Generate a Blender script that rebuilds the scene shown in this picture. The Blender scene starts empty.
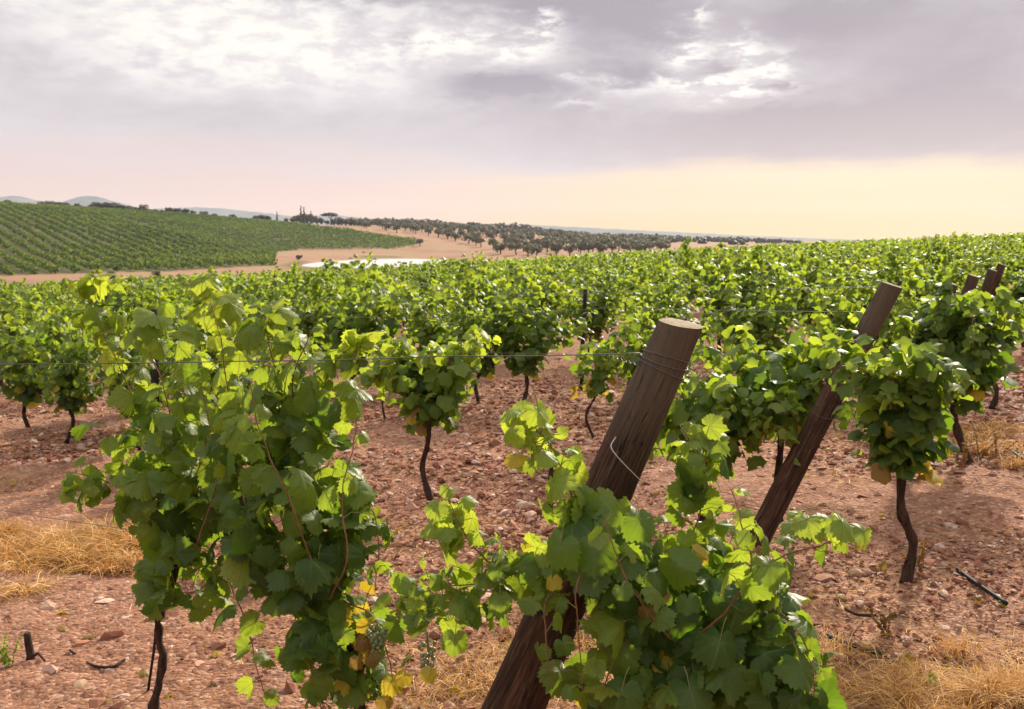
import bpy, math, random
import numpy as np
from mathutils import Vector

random.seed(7)
RNG = np.random.default_rng(7)
S = bpy.context.scene
COL = S.collection
R = math.radians

# ------------------------------------------------------------------ camera
CAM_Z, FPX, W_PX, H_PX = 1.75, 1000.0, 1024, 709
HORIZON = 240.0
PITCH = math.atan((H_PX / 2 - HORIZON) / FPX)
cam_d = bpy.data.cameras.new('camera')
cam = bpy.data.objects.new('camera', cam_d)
COL.objects.link(cam)
cam.location = (0, 0, CAM_Z)
cam.rotation_euler = (math.pi / 2 - PITCH, 0, 0)
cam_d.sensor_width = 36
cam_d.lens = 36 * FPX / W_PX
cam_d.clip_start = 0.05
cam_d.clip_end = 20000
cam_d.dof.use_dof = True
cam_d.dof.focus_distance = 3.5
cam_d.dof.aperture_fstop = 8
S.camera = cam

# ------------------------------------------------------------------ light and exposure
EXPO = 0.85
SUN_AZ, SUN_EL = R(26), R(28)          # to the right of straight ahead, behind thin cloud
SUN_STR = 4.2
SKY_OVERHEAD = 0.80                     # radiance of the bright cloud overhead
S.view_settings.view_transform = 'Standard'
S.view_settings.look = 'None'
S.view_settings.gamma = 1
S.view_settings.exposure = EXPO
S.view_settings.use_curve_mapping = False
S.cycles.use_denoising = True
S.cycles.max_bounces = 8
S.cycles.transparent_max_bounces = 8
S.cycles.transmission_bounces = 6
S.cycles.volume_bounces = 1
S.cycles.sample_clamp_indirect = 6

sun_d = bpy.data.lights.new('sun', 'SUN')
sun_d.energy = SUN_STR
sun_d.angle = R(3)
sun_d.color = (1.0, 0.88, 0.72)
sun = bpy.data.objects.new('sun', sun_d)
COL.objects.link(sun)
sdir = Vector((math.sin(SUN_AZ) * math.cos(SUN_EL), math.cos(SUN_AZ) * math.cos(SUN_EL), math.sin(SUN_EL)))
sun.rotation_euler = (-sdir).to_track_quat('-Z', 'Y').to_euler()
sun.location = sdir * 40


class NT:
    """small helper for building node trees"""
    def __init__(self, tree):
        self.t = tree
        tree.nodes.clear()

    def n(self, typ, **kw):
        nd = self.t.nodes.new(typ)
        for k, v in kw.items():
            setattr(nd, k, v)
        return nd

    def put(self, sock, v):
        if v is None:
            return
        if isinstance(v, bpy.types.NodeSocket):
            self.t.links.new(v, sock)
        else:
            if sock.type == 'RGBA' and len(v) == 3:
                v = (*v, 1)
            sock.default_value = v

    def m(self, op, a, b=None, c=None, clamp=False):
        nd = self.n('ShaderNodeMath', operation=op, use_clamp=clamp)
        for i, v in enumerate((a, b, c)):
            self.put(nd.inputs[i], v)
        return nd.outputs[0]

    def mix(self, f, a, b, blend='MIX'):
        nd = self.n('ShaderNodeMix', data_type='RGBA', blend_type=blend)
        self.put(nd.inputs[0], f)
        self.put(nd.inputs[6], a)
        self.put(nd.inputs[7], b)
        return nd.outputs[2]

    def noise(self, vec, scale, detail=4, rough=.55, dist=0, dim='3D'):
        nd = self.n('ShaderNodeTexNoise', noise_dimensions=dim)
        if vec is not None:
            self.put(nd.inputs['Vector'], vec)
        nd.inputs['Scale'].default_value = scale
        nd.inputs['Detail'].default_value = detail
        nd.inputs['Roughness'].default_value = rough
        nd.inputs['Distortion'].default_value = dist
        return nd.outputs['Fac']

    def smooth(self, v, lo, hi, to0=0., to1=1.):
        nd = self.n('ShaderNodeMapRange', interpolation_type='SMOOTHSTEP')
        for i, q in enumerate((v, lo, hi, to0, to1)):
            self.put(nd.inputs[i], q)
        return nd.outputs[0]

    def ramp(self, v, stops):
        nd = self.n('ShaderNodeValToRGB')
        self.put(nd.inputs[0], v)
        el = nd.color_ramp.elements
        while len(el) < len(stops):
            el.new(0.5)
        for e, (p, c) in zip(el, stops):
            e.position = p
            e.color = (*c, 1)
        return nd.outputs[0]

    def xyz(self, x, y, z=0.):
        nd = self.n('ShaderNodeCombineXYZ')
        for i, v in enumerate((x, y, z)):
            self.put(nd.inputs[i], v)
        return nd.outputs[0]


def build_world():
    w = bpy.data.worlds.new('World')
    S.world = w
    w.use_nodes = True
    T = NT(w.node_tree)
    out = T.n('ShaderNodeOutputWorld')
    bg = T.n('ShaderNodeBackground')
    T.t.links.new(bg.outputs[0], out.inputs[0])
    sky = T.n('ShaderNodeTexSky', sky_type='NISHITA', sun_disc=False)
    sky.sun_elevation = SUN_EL
    sky.sun_rotation = SUN_AZ
    sky.air_density = 1.2
    sky.dust_density = 2.5
    tc = T.n('ShaderNodeTexCoord')
    sep = T.n('ShaderNodeSeparateXYZ')
    T.t.links.new(tc.outputs['Generated'], sep.inputs[0])
    x, y, z = sep.outputs
    az = T.m('ARCTAN2', x, y)                       # 0 straight ahead, positive to the right
    el = T.m('ARCSINE', z)
    q = T.xyz(T.m('MULTIPLY', az, 3.2), T.m('MULTIPLY', el, 8.5), 0.3)
    n1 = T.noise(q, 2.2, 7, .58, .3)                # broad folds of the cloud deck
    n2 = T.noise(q, 9.5, 9, .62, .1)                # ragged detail
    n3 = T.noise(T.xyz(T.m('MULTIPLY', az, 1.2), T.m('MULTIPLY', el, 12.0), 4.0), 3.0, 5, .5)
    n1c = T.m('SUBTRACT', n1, .5)
    n2c = T.m('SUBTRACT', n2, .5)
    azw = T.m('ADD', az, T.m('ADD', T.m('MULTIPLY', n2c, .05), T.m('MULTIPLY', n1c, .05)))
    elw = T.m('ADD', el, T.m('ADD', T.m('MULTIPLY', n2c, -.045), T.m('MULTIPLY', n1c, .03)))

    def g(px, py, sx, sy):
        a0, e0 = math.atan((px - 512) / FPX), math.atan((HORIZON - py) / FPX)
        u = T.m('DIVIDE', T.m('SUBTRACT', azw, a0), sx / FPX)
        v = T.m('DIVIDE', T.m('SUBTRACT', elw, e0), sy / FPX)
        s = T.m('ADD', T.m('MULTIPLY', u, u), T.m('MULTIPLY', v, v))
        return T.m('EXPONENT', T.m('MULTIPLY', s, -1.))

    f = T.m('ADD', .42, T.m('ADD', T.m('MULTIPLY', n1c, .95), T.m('MULTIPLY', n2c, .36)))
    f = T.m('ADD', f, T.smooth(az, .1, -.45, 0., .22))
    ragged = T.smooth(n2, .38, .62, .45, 1.35)
    torn = T.smooth(n2, .44, .60, .1, 1.35)
    for px, py, sx, sy, am in ((290, 62, 190, 46, .56), (180, 40, 200, 40, .20), (470, 55, 50, 18, .45), (541, 38, 17, 18, .72), (520, 62, 40, 10, .42),
                               (720, 72, 90, 50, .26), (698, 28, 12, 11, .80), (690, 63, 20, 11, .80), (745, 62, 16, 16, .75), (772, 84, 16, 13, .75),
                               (692, 90, 34, 7, .78), (732, 102, 42, 10, .95), (572, 84, 24, 7, .5), (628, 97, 38, 7, .45), (575, 112, 26, 5, .4),
                               (500, 92, 60, 13, -.62), (640, 40, 70, 26, -.42), (620, 78, 60, 10, -.40), (715, 75, 26, 7, -.45), (770, 92, 22, 4, -.4), (340, -6, 120, 16, -.55), (600, 10, 160, 14, -.3),
                               (415, 45, 30, 9, -.35), (485, 62, 18, 7, -.4),
                               (930, 62, 160, 50, -.36), (790, 36, 80, 22, -.34), (850, 132, 260, 22, -.46), (700, 150, 400, 14, -.12),
                               (560, 12, 60, 18, -.3), (200, 122, 320, 24, -.16), (560, 150, 140, 18, -.16), (90, 75, 120, 20, -.15)):
        f = T.m('ADD', f, T.m('MULTIPLY', T.m('MULTIPLY', g(px, py, sx, sy), am), torn if am > .7 else ragged if am > .3 else T.m('ADD', .6, n2)))
    deck = T.ramp(T.m('DIVIDE', f, 1.5), ((0., (.39, .345, .385)), (.16, (.49, .44, .475)), (.34, (.645, .595, .605)), (.55, (.82, .765, .765)),
                                          (.75, (1.0, .94, .87)), (1., (1.14, 1.06, .93))))
    # the clear band under the deck: pink on the left, pale gold to the right
    side = T.smooth(az, -.45, .36)
    warm_hi = T.ramp(side, ((0., (.82, .62, .54)), (.35, (.86, .65, .54)), (.6, (.96, .70, .50)), (1., (1.0, .74, .40))))
    warm_lo = T.ramp(side, ((0., (.92, .57, .32)), (.4, (1.0, .58, .25)), (.75, (1.05, .61, .07)), (1., (1.08, .64, .02))))
    glow = T.m('MULTIPLY', g(860, 183, 190, 30), .55)
    warm_hi = T.mix(glow, warm_hi, (1.05, .86, .54))
    warm = T.mix(T.smooth(el, .012, .07), warm_lo, warm_hi)
    edge = T.m('ADD', el, T.m('ADD', T.m('MULTIPLY', n1c, .028), T.m('MULTIPLY', T.m('SUBTRACT', n3, .5), .035)))
    mask = T.smooth(edge, T.smooth(az, -.2, .1, .056, .058), T.smooth(az, -.2, .1, .106, .080))
    tint = T.mix(T.m('MULTIPLY', T.smooth(el, .16, .07), .75), deck, T.mix(T.smooth(az, -.1, .3), (.76, .67, .65), (.60, .48, .445)))
    col = T.mix(mask, warm, tint)
    # thin bright cloud overhead, out of the frame
    high = T.smooth(el, .26, .75)
    over = T.mix(T.smooth(n1, .3, .7), (.82, .84, .88), (1.05, 1.0, .95))
    k = SKY_OVERHEAD * 2 ** EXPO
    over = T.mix(1., over, (k, k, k), 'MULTIPLY')
    col = T.mix(high, col, over)
    sc = 10.0 / 2 ** EXPO
    col = T.mix(1., col, (sc, sc, sc), 'MULTIPLY')
    col = T.mix(.985, sky.outputs[0], col)
    T.put(bg.inputs[0], col)
    bg.inputs[1].default_value = 0.1
    w.cycles.sampling_method = 'MANUAL'
    w.cycles.sample_map_resolution = 512


build_world()


# ------------------------------------------------------------------ general helpers
def ray(px, py):
    u, v = (px - W_PX / 2) / FPX, (H_PX / 2 - py) / FPX
    sp, cp = math.sin(PITCH), math.cos(PITCH)
    return np.array((u, cp + v * sp, -sp + v * cp))


def at(px, py, D):
    d = ray(px, py)
    return np.array((0, 0, CAM_Z)) + d * (D / d[1])


T_KEYS = np.array((-.9, -.51, -.35, -.24, -.1, 0, .1, .25, .5, .9))
D_KEYS = np.array((80, 120, 150, 170, 200, 235, 270, 310, 350, 400, 500, 700, 1000, 1600, 8000.))
Z_TAB = np.array((
    (-4.4, -4.0, -3.2, -1.5, 1.2, 5.0, 9.0, 13., 15.5, 17., 16., 13., 12., 10., 0),
    (-3.8, -3.9, -3.2, -1.6, 1.0, 4.6, 8.0, 11.6, 14.0, 15.0, 13.5, 11., 10., 8., 0),
    (-3.3, -3.5, -3.2, -2.9, -1.4, 1.7, 5.0, 8.2, 10.6, 12.0, 11.0, 9., 8., 6., 0),
    (-3.0, -3.3, -3.2, -3.0, -2.7, -1.9, -0.9, 3.6, 7.0, 9.2, 9.0, 8., 7., 5., 0),
    (-1.7, -2.6, -2.9, -3.0, -3.0, -2.9, -2.5, 1.4, 3.4, 5.5, 9.2, 11.5, 11., 7., 0),
    (-1.3, -2.2, -2.6, -2.8, -2.8, -2.4, -1.6, -.4, 1.0, 2.4, 5.2, 9.0, 9., 6., 0),
    (-.9, -1.6, -2.0, -2.2, -2.3, -2.1, -1.8, -1.2, -.4, .5, 1.9, 4.5, 5.5, 4., 0),
    (-.2, -.5, -.8, -1.1, -1.5, -1.6, -1.6, -1.6, -1.5, -1.3, -1.0, 0., 1., 0., 0),
    (.6, .6, .3, 0., -.3, -.5, -.6, -.8, -1., -1., -1., -1., -1., -1., 0),
    (1.4, 1.6, 1.2, .8, .4, 0., -.4, -.8, -1., -1., -1., -1., -1., -1., 0)))
POND_C, POND_R, POND_Z = (-27.5, 212.0), (13.5, 41.0), -2.95


def sstep(v, a, b):
    t = np.clip((v - a) / (b - a), 0, 1)
    return t * t * (3 - 2 * t)


def terrain(x, y):
    x = np.asarray(x, float)
    y = np.asarray(y, float)
    plane = .045 * np.clip(x, -55, 60) - .016 * np.clip(y, -40, 100)
    t = np.clip(x / np.maximum(y, 1.), -.9, .9)
    plane = plane - .55 * sstep(y, 35, 82) * sstep(t, .15, -.2)
    D = np.clip(y, 80, 8000)
    i = np.clip(np.searchsorted(T_KEYS, t) - 1, 0, len(T_KEYS) - 2)
    j = np.clip(np.searchsorted(D_KEYS, D) - 1, 0, len(D_KEYS) - 2)
    a = (t - T_KEYS[i]) / (T_KEYS[i + 1] - T_KEYS[i])
    b = (D - D_KEYS[j]) / (D_KEYS[j + 1] - D_KEYS[j])
    far = (Z_TAB[i, j] * (1 - a) + Z_TAB[i + 1, j] * a) * (1 - b) + (Z_TAB[i, j + 1] * (1 - a) + Z_TAB[i + 1, j + 1] * a) * b
    w = sstep(y, 78, 118)
    z = plane * (1 - w) + far * w
    e = np.hypot((x - POND_C[0]) / POND_R[0], (y - POND_C[1]) / POND_R[1])
    pw = sstep(e, 1.22, .92)
    return z * (1 - pw) + (POND_Z - 0.5 + .42 * sstep(e, .7, 1.)) * pw


def ground_at(px, py):
    """world point where the ray through a pixel meets the terrain"""
    d = ray(px, py)
    s, step = 1.0, .02
    while s < 3000:
        p = np.array((0, 0, CAM_Z)) + d * s
        if p[2] < terrain(p[0], p[1]):
            return np.array((p[0], p[1], float(terrain(p[0], p[1]))))
        s += max(step, s * .002)
    return None


def gz(x, y):
    return float(terrain(x, y))


def mesh_np(name, V, F, mat=None, uv=None, tint=None, smooth=True, parent=None, link=True, fmat=None, mats=None):
    """V (n,3); F a list of int arrays (m,k); uv, tint per vertex"""
    if isinstance(F, np.ndarray):
        F = [F]
    F = [f for f in F if len(f)]
    me = bpy.data.meshes.new(name)
    V = np.ascontiguousarray(V, dtype=np.float32)
    me.vertices.add(len(V))
    me.vertices.foreach_set('co', V.ravel())
    loops = np.concatenate([f.ravel() for f in F]).astype(np.int32)
    tot = np.concatenate([np.full(len(f), f.shape[1], np.int32) for f in F])
    start = np.concatenate(([0], np.cumsum(tot)[:-1])).astype(np.int32)
    me.loops.add(len(loops))
    me.loops.foreach_set('vertex_index', loops)
    me.polygons.add(len(tot))
    me.polygons.foreach_set('loop_start', start)
    me.polygons.foreach_set('loop_total', tot)
    me.polygons.foreach_set('use_smooth', np.full(len(tot), bool(smooth)))
    if fmat is not None:
        me.polygons.foreach_set('material_index', np.concatenate(fmat).astype(np.int32))
    if uv is not None:
        l = me.uv_layers.new(name='UVMap')
        l.data.foreach_set('uv', np.asarray(uv, np.float32)[loops].ravel())
    if tint is not None:
        a = me.color_attributes.new('tint', 'FLOAT_COLOR', 'POINT')
        tt = np.ones((len(V), 4), np.float32)
        tt[:, :3] = tint
        a.data.foreach_set('color', tt.ravel())
    me.update(calc_edges=True)
    me.validate()
    for m in (mats or ([mat] if mat else [])):
        me.materials.append(m)
    o = bpy.data.objects.new(name, me)
    if link:
        COL.objects.link(o)
    if parent is not None:
        o.parent = parent
    return o


def tag(o, label=None, cat=None, group=None, kind=None):
    for k, v in (('label', label), ('category', cat), ('group', group), ('kind', kind)):
        if v:
            o[k] = v
    return o


def thing(name, loc, label, cat, group=None, rz=0.):
    o = bpy.data.objects.new(name, None)
    o.empty_display_size = .2
    COL.objects.link(o)
    o.location = tuple(float(v) for v in loc)
    o.rotation_euler = (0, 0, rz)
    return tag(o, label, cat, group)


def spline(pts, n):
    """Catmull-Rom through the points, n samples"""
    P = np.asarray(pts, float)
    if len(P) == 2:
        return P[0] + (P[1] - P[0]) * np.linspace(0, 1, n)[:, None]
    Q = np.vstack((2 * P[0] - P[1], P, 2 * P[-1] - P[-2]))
    u = np.linspace(0, len(P) - 1 - 1e-9, n)
    i = u.astype(int)
    f = (u - i)[:, None]
    a, b, c, d = Q[i], Q[i + 1], Q[i + 2], Q[i + 3]
    return .5 * (2 * b + (c - a) * f + (2 * a - 5 * b + 4 * c - d) * f ** 2 + (3 * b - a - 3 * c + d) * f ** 3)


def tube_np(P, rad, sides=8, bump=0., seed=0, cap=True):
    """tube round the polyline P with a radius per point; returns V, [quads, caps]"""
    P = np.asarray(P, float)
    n = len(P)
    rad = np.broadcast_to(np.asarray(rad, float), (n,))
    tg = np.gradient(P, axis=0)
    tg /= np.linalg.norm(tg, axis=1)[:, None] + 1e-12
    ref = np.array((0.13, 1., 0.21)) if abs(tg[0][1]) < .9 else np.array((1., .1, 0.))
    A = np.cross(tg, ref)
    A /= np.linalg.norm(A, axis=1)[:, None] + 1e-12
    B = np.cross(tg, A)
    th = np.arange(sides) / sides * 2 * np.pi
    rr = np.repeat(rad[:, None], sides, 1)
    if bump:
        g = np.random.default_rng(seed)
        prof = g.normal(0, 1, sides)
        rr = rr * (1 + bump * (.6 * prof[None] + .7 * g.normal(0, 1, (n, sides)) * .6 + .5 * g.normal(0, 1, (n, 1))))
    V = P[:, None] + rr[..., None] * (np.cos(th)[None, :, None] * A[:, None] + np.sin(th)[None, :, None] * B[:, None])
    V = V.reshape(-1, 3)
    i, j = np.meshgrid(np.arange(n - 1), np.arange(sides), indexing='ij')
    a = (i * sides + j).ravel()
    b = (i * sides + (j + 1) % sides).ravel()
    F = [np.stack((a, b, b + sides, a + sides), 1)]
    if cap:
        F.append(np.arange(sides)[None, ::-1])
        F.append(((n - 1) * sides + np.arange(sides))[None])
    return V, F


def merge(parts):
    """list of (V, F list) -> V, F list"""
    Vs, by, off = [], {}, 0
    for V, F in parts:
        Vs.append(V)
        for f in F:
            by.setdefault(f.shape[1], []).append(f + off)
        off += len(V)
    return np.vstack(Vs), [np.vstack(v) for v in by.values()]


def vnoise(x, y, seed=0):
    """smooth 2-D value noise in -1..1"""
    g = np.random.default_rng(seed)
    tab = g.random((256, 256)) * 2 - 1
    xi, yi = np.floor(x).astype(int), np.floor(y).astype(int)
    fx, fy = x - xi, y - yi
    fx, fy = fx * fx * (3 - 2 * fx), fy * fy * (3 - 2 * fy)
    a, b = tab[xi & 255, yi & 255], tab[(xi + 1) & 255, yi & 255]
    c, d = tab[xi & 255, (yi + 1) & 255], tab[(xi + 1) & 255, (yi + 1) & 255]
    return (a * (1 - fx) + b * fx) * (1 - fy) + (c * (1 - fx) + d * fx) * fy


def ruts(x, y):
    """wheel tracks of the tractor between the near rows, as a 0..1 profile"""
    d = x * .545 + y * .838 + .10 * vnoise(x * .5, y * .5, 41)
    o = np.zeros_like(d)
    for c in (4.05, 6.8, 9.7, 12.6, 15.5, 18.4):
        for s in (-.58, .58):
            o = np.maximum(o, np.exp(-((d - c - s) / .17) ** 2))
    return o * (.65 + .35 * vnoise(x * 1.1, y * 1.1, 42))


def unit(v):
    return v / (np.linalg.norm(v, axis=-1, keepdims=True) + 1e-12)


# ------------------------------------------------------------------ materials
def new_mat(name):
    m = bpy.data.materials.new(name)
    m.use_nodes = True
    T = NT(m.node_tree)
    out = T.n('ShaderNodeOutputMaterial')
    return m, T, out


def principled(T, out, base, rough=.8, spec=.3, normal=None, metallic=0.):
    p = T.n('ShaderNodeBsdfPrincipled')
    T.put(p.inputs['Base Color'], base)
    T.put(p.inputs['Roughness'], rough)
    T.put(p.inputs['Specular IOR Level'], spec)
    T.put(p.inputs['Metallic'], metallic)
    if normal is not None:
        T.put(p.inputs['Normal'], normal)
    if out is not None:
        T.t.links.new(p.outputs[0], out.inputs[0])
    return p


def bump(T, h, strength=.5, dist=.01):
    b = T.n('ShaderNodeBump')
    b.inputs['Strength'].default_value = strength
    b.inputs['Distance'].default_value = dist
    T.put(b.inputs['Height'], h)
    return b.outputs[0]


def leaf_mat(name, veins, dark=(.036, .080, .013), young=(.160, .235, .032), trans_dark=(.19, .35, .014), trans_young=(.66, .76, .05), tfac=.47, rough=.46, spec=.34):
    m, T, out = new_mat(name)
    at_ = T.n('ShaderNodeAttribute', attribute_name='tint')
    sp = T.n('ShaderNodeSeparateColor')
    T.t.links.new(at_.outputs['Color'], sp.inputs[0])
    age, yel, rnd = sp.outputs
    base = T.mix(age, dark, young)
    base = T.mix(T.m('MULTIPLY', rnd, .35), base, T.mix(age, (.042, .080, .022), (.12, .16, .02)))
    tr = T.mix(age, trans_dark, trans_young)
    nrm = None
    if veins:
        uvn = T.n('ShaderNodeUVMap')
        s = T.n('ShaderNodeSeparateXYZ')
        T.t.links.new(uvn.outputs[0], s.inputs[0])
        x = T.m('ABSOLUTE', s.outputs[0])
        y = s.outputs[1]
        vm = None
        wave = None
        for deg, wid in ((0, .013), (48, .011), (104, .009)):
            c, sn = math.cos(R(deg)), math.sin(R(deg))
            d = T.m('ABSOLUTE', T.m('SUBTRACT', T.m('MULTIPLY', x, c), T.m('MULTIPLY', y, sn)))
            fwd = T.m('ADD', T.m('MULTIPLY', x, sn), T.m('MULTIPLY', y, c))
            main = T.m('MULTIPLY', T.smooth(d, wid * 1.7, wid * .5), T.m('GREATER_THAN', fwd, -.01))
            vm = main if vm is None else T.m('MAXIMUM', vm, main)
            # side veins leave each main vein at a slant
            saw = T.m('PINGPONG', T.m('SUBTRACT', fwd, T.m('MULTIPLY', d, .9)), .075)
            side = T.m('MULTIPLY', T.smooth(saw, .012, .003), T.m('MULTIPLY', T.smooth(d, .25, .16), T.m('GREATER_THAN', fwd, .02)))
            wave = side if wave is None else T.m('MAXIMUM', wave, side)
        vein = T.m('MAXIMUM', vm, T.m('MULTIPLY', wave, .45))
        obj = T.n('ShaderNodeTexCoord').outputs['Object']
        mott = T.noise(obj, 55, 4, .6)
        base = T.mix(T.smooth(mott, .35, .75, 0., .55), base, T.mix(.5, base, (.085, .12, .025)))
        base = T.mix(T.m('MULTIPLY', vein, .38), base, (.19, .24, .06))
        tr = T.mix(T.m('MULTIPLY', vein, .55), tr, (.16, .24, .04))
        tr = T.mix(T.smooth(mott, .4, .7, 0., .35), tr, T.mix(.5, tr, (.1, .16, .01)))
        nrm = bump(T, T.m('SUBTRACT', T.m('MULTIPLY', mott, .5), vein), .35, .004)
        # a few leaves with dry brown margins and freckles
        rad = T.m('SQRT', T.m('ADD', T.m('MULTIPLY', x, x), T.m('MULTIPLY', y, y)))
        spots = T.m('MULTIPLY', T.smooth(T.noise(obj, 26, 3, .6), .60, .68), T.m('MULTIPLY', T.smooth(rad, .3, .8), T.m('GREATER_THAN', rnd, .35)))
    yc = T.mix(T.smooth(yel, .5, 1.), (.42, .32, .03), (.21, .115, .035))
    yt = T.mix(T.smooth(yel, .5, 1.), (.70, .50, .03), (.26, .13, .02))
    yf = T.smooth(yel, .05, .4)
    base = T.mix(yf, base, yc)
    tr = T.mix(yf, tr, yt)
    if veins:
        base = T.mix(T.m('MULTIPLY', spots, .8), base, (.22, .10, .03))
        tr = T.mix(T.m('MULTIPLY', spots, .8), tr, (.2, .08, .01))
    geo = T.n('ShaderNodeNewGeometry')
    under = T.mix(.45, base, (.15, .19, .07))
    base = T.mix(geo.outputs['Backfacing'], base, under)
    p = principled(T, None, base, rough, spec, nrm)
    tl = T.n('ShaderNodeBsdfTranslucent')
    T.put(tl.inputs[0], tr)
    mx = T.n('ShaderNodeMixShader')
    mx.inputs[0].default_value = tfac
    T.t.links.new(p.outputs[0], mx.inputs[1])
    T.t.links.new(tl.outputs[0], mx.inputs[2])
    T.t.links.new(mx.outputs[0], out.inputs[0])
    return m


def soil_mat():
    m, T, out = new_mat('reddish_soil')
    geo = T.n('ShaderNodeNewGeometry')
    pos = geo.outputs['Position']
    at_ = T.n('ShaderNodeAttribute', attribute_name='tint')
    sp = T.n('ShaderNodeSeparateColor')
    T.t.links.new(at_.outputs['Color'], sp.inputs[0])
    straw, far, green = sp.outputs
    big = T.noise(pos, .7, 5, .6)
    mid = T.noise(pos, 9, 6, .65)
    fine = T.noise(pos, 70, 5, .65)
    vo = T.n('ShaderNodeTexVoronoi')
    T.put(vo.inputs['Vector'], pos)
    vo.inputs['Scale'].default_value = 46
    chip = T.n('ShaderNodeSeparateColor')
    T.t.links.new(vo.outputs['Color'], chip.inputs[0])
    c = T.ramp(mid, ((.30, (.085, .032, .016)), (.5, (.23, .095, .050)), (.74, (.38, .185, .11))))
    c = T.mix(T.smooth(big, .35, .7, 0., .5), c, (.36, .20, .13))
    c = T.mix(T.smooth(chip.outputs[0], .62, .95, 0., .7), c, (.50, .29, .20))
    c = T.mix(T.smooth(chip.outputs[1], .75, .95, 0., .75), c, (.16, .075, .05))
    c = T.mix(T.smooth(fine, .5, .8, 0., .4), c, (.46, .27, .17))
    c = T.mix(T.m('MULTIPLY', straw, T.smooth(mid, .3, .6, .35, .9)), c, (.52, .30, .12))
    fc = T.ramp(T.noise(pos, .045, 6, .65), ((.3, (.23, .11, .062)), (.52, (.31, .18, .105)), (.68, (.25, .19, .085))))
    c = T.mix(far, c, fc)
    gc = T.ramp(T.noise(pos, .2, 5, .7), ((.3, (.060, .072, .020)), (.7, (.15, .13, .05))))
    c = T.mix(green, c, gc)
    h = T.m('ADD', T.m('MULTIPLY', mid, 1.2), T.m('ADD', T.m('MULTIPLY', fine, .35), T.m('MULTIPLY', vo.outputs['Distance'], -.5)))
    principled(T, out, c, .95, .12, bump(T, h, .9, .03))
    return m


def stone_mat():
    m, T, out = new_mat('stone')
    at_ = T.n('ShaderNodeAttribute', attribute_name='tint')
    pos = T.n('ShaderNodeNewGeometry').outputs['Position']
    n = T.noise(pos, 60, 5, .65)
    c = T.mix(T.smooth(n, .3, .7, 0., .45), at_.outputs['Color'], (.26, .13, .09))
    principled(T, out, c, .9, .15, bump(T, n, .5, .006))
    return m


def bark_mat(name, a, b, scale=40):
    m, T, out = new_mat(name)
    obj = T.n('ShaderNodeTexCoord').outputs['Object']
    mp = T.n('ShaderNodeMapping')
    mp.inputs['Scale'].default_value = (1, 1, .16)
    T.put(mp.inputs['Vector'], obj)
    n = T.noise(mp.outputs[0], scale * 2, 6, .7, .4)
    c = T.mix(T.smooth(n, .3, .72), a, b)
    principled(T, out, c, .92, .15, bump(T, n, 1., .008))
    return m


def post_mat():
    """weathered round timber: grain along the local Z, end grain on the top"""
    m, T, out = new_mat('weathered_timber')
    obj = T.n('ShaderNodeTexCoord').outputs['Object']
    s = T.n('ShaderNodeSeparateXYZ')
    T.t.links.new(obj, s.inputs[0])
    mp = T.n('ShaderNodeMapping')
    mp.inputs['Scale'].default_value = (1, 1, .055)
    T.put(mp.inputs['Vector'], obj)
    gr = T.noise(mp.outputs[0], 95, 7, .68, .5)
    st = T.noise(mp.outputs[0], 22, 4, .6, .8)
    bl = T.noise(obj, 4.5, 4, .6)
    c = T.ramp(gr, ((.32, (.010, .005, .003)), (.5, (.042, .018, .010)), (.70, (.15, .082, .045))))
    c = T.mix(T.smooth(st, .45, .7, 0., .6), c, (.105, .040, .02))
    c = T.mix(T.smooth(bl, .5, .72, 0., .65), c, (.035, .018, .013))
    topw = T.smooth(T.m('ADD', s.outputs[2], T.m('MULTIPLY', bl, .3)), 1.25, 1.62, 0., .75)
    c = T.mix(topw, c, T.mix(gr, (.04, .028, .018), (.16, .115, .075)))
    crk = T.m('ABSOLUTE', T.m('SUBTRACT', T.noise(mp.outputs[0], 34, 3, .5, .3), .5))
    crack = T.m('MULTIPLY', T.smooth(crk, .016, .004), T.smooth(T.noise(obj, 6, 3, .6), .42, .6))
    c = T.mix(crack, c, (.010, .006, .004))
    knot = T.n('ShaderNodeTexVoronoi')
    T.put(knot.inputs['Vector'], obj)
    knot.inputs['Scale'].default_value = 3.4
    c = T.mix(T.smooth(knot.outputs['Distance'], .13, .07, 0., .8), c, (.020, .010, .007))
    # green bloom patches
    c = T.mix(T.smooth(T.noise(obj, 7, 3, .5), .6, .72, 0., .18), c, (.10, .11, .04))
    h = T.m('SUBTRACT', T.m('ADD', gr, T.m('MULTIPLY', st, .6)), T.m('MULTIPLY', crack, 1.5))
    principled(T, out, c, .82, .25, bump(T, h, .8, .006))
    return m


def endgrain_mat():
    m, T, out = new_mat('timber_end_grain')
    obj = T.n('ShaderNodeTexCoord').outputs['Object']
    w = T.n('ShaderNodeTexWave', wave_type='RINGS', rings_direction='Z')
    T.put(w.inputs['Vector'], obj)
    w.inputs['Scale'].default_value = 28
    w.inputs['Distortion'].default_value = 3.5
    w.inputs['Detail'].default_value = 3
    n = T.noise(obj, 60, 5, .65)
    c = T.mix(w.outputs['Fac'], (.25, .195, .125), (.33, .26, .17))
    c = T.mix(T.smooth(n, .45, .7, 0., .6), c, (.11, .085, .05))
    principled(T, out, c, .9, .15, bump(T, w.outputs['Fac'], .4, .002))
    return m


def plain_mat(name, col, rough=.6, spec=.3, metallic=0., var=.25, scale=30):
    m, T, out = new_mat(name)
    n = T.noise(T.n('ShaderNodeTexCoord').outputs['Object'], scale, 4, .6)
    c = T.mix(T.smooth(n, .3, .7, 0., var), col, tuple(v * .45 for v in col))
    principled(T, out, c, rough, spec, None, metallic)
    return m


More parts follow.
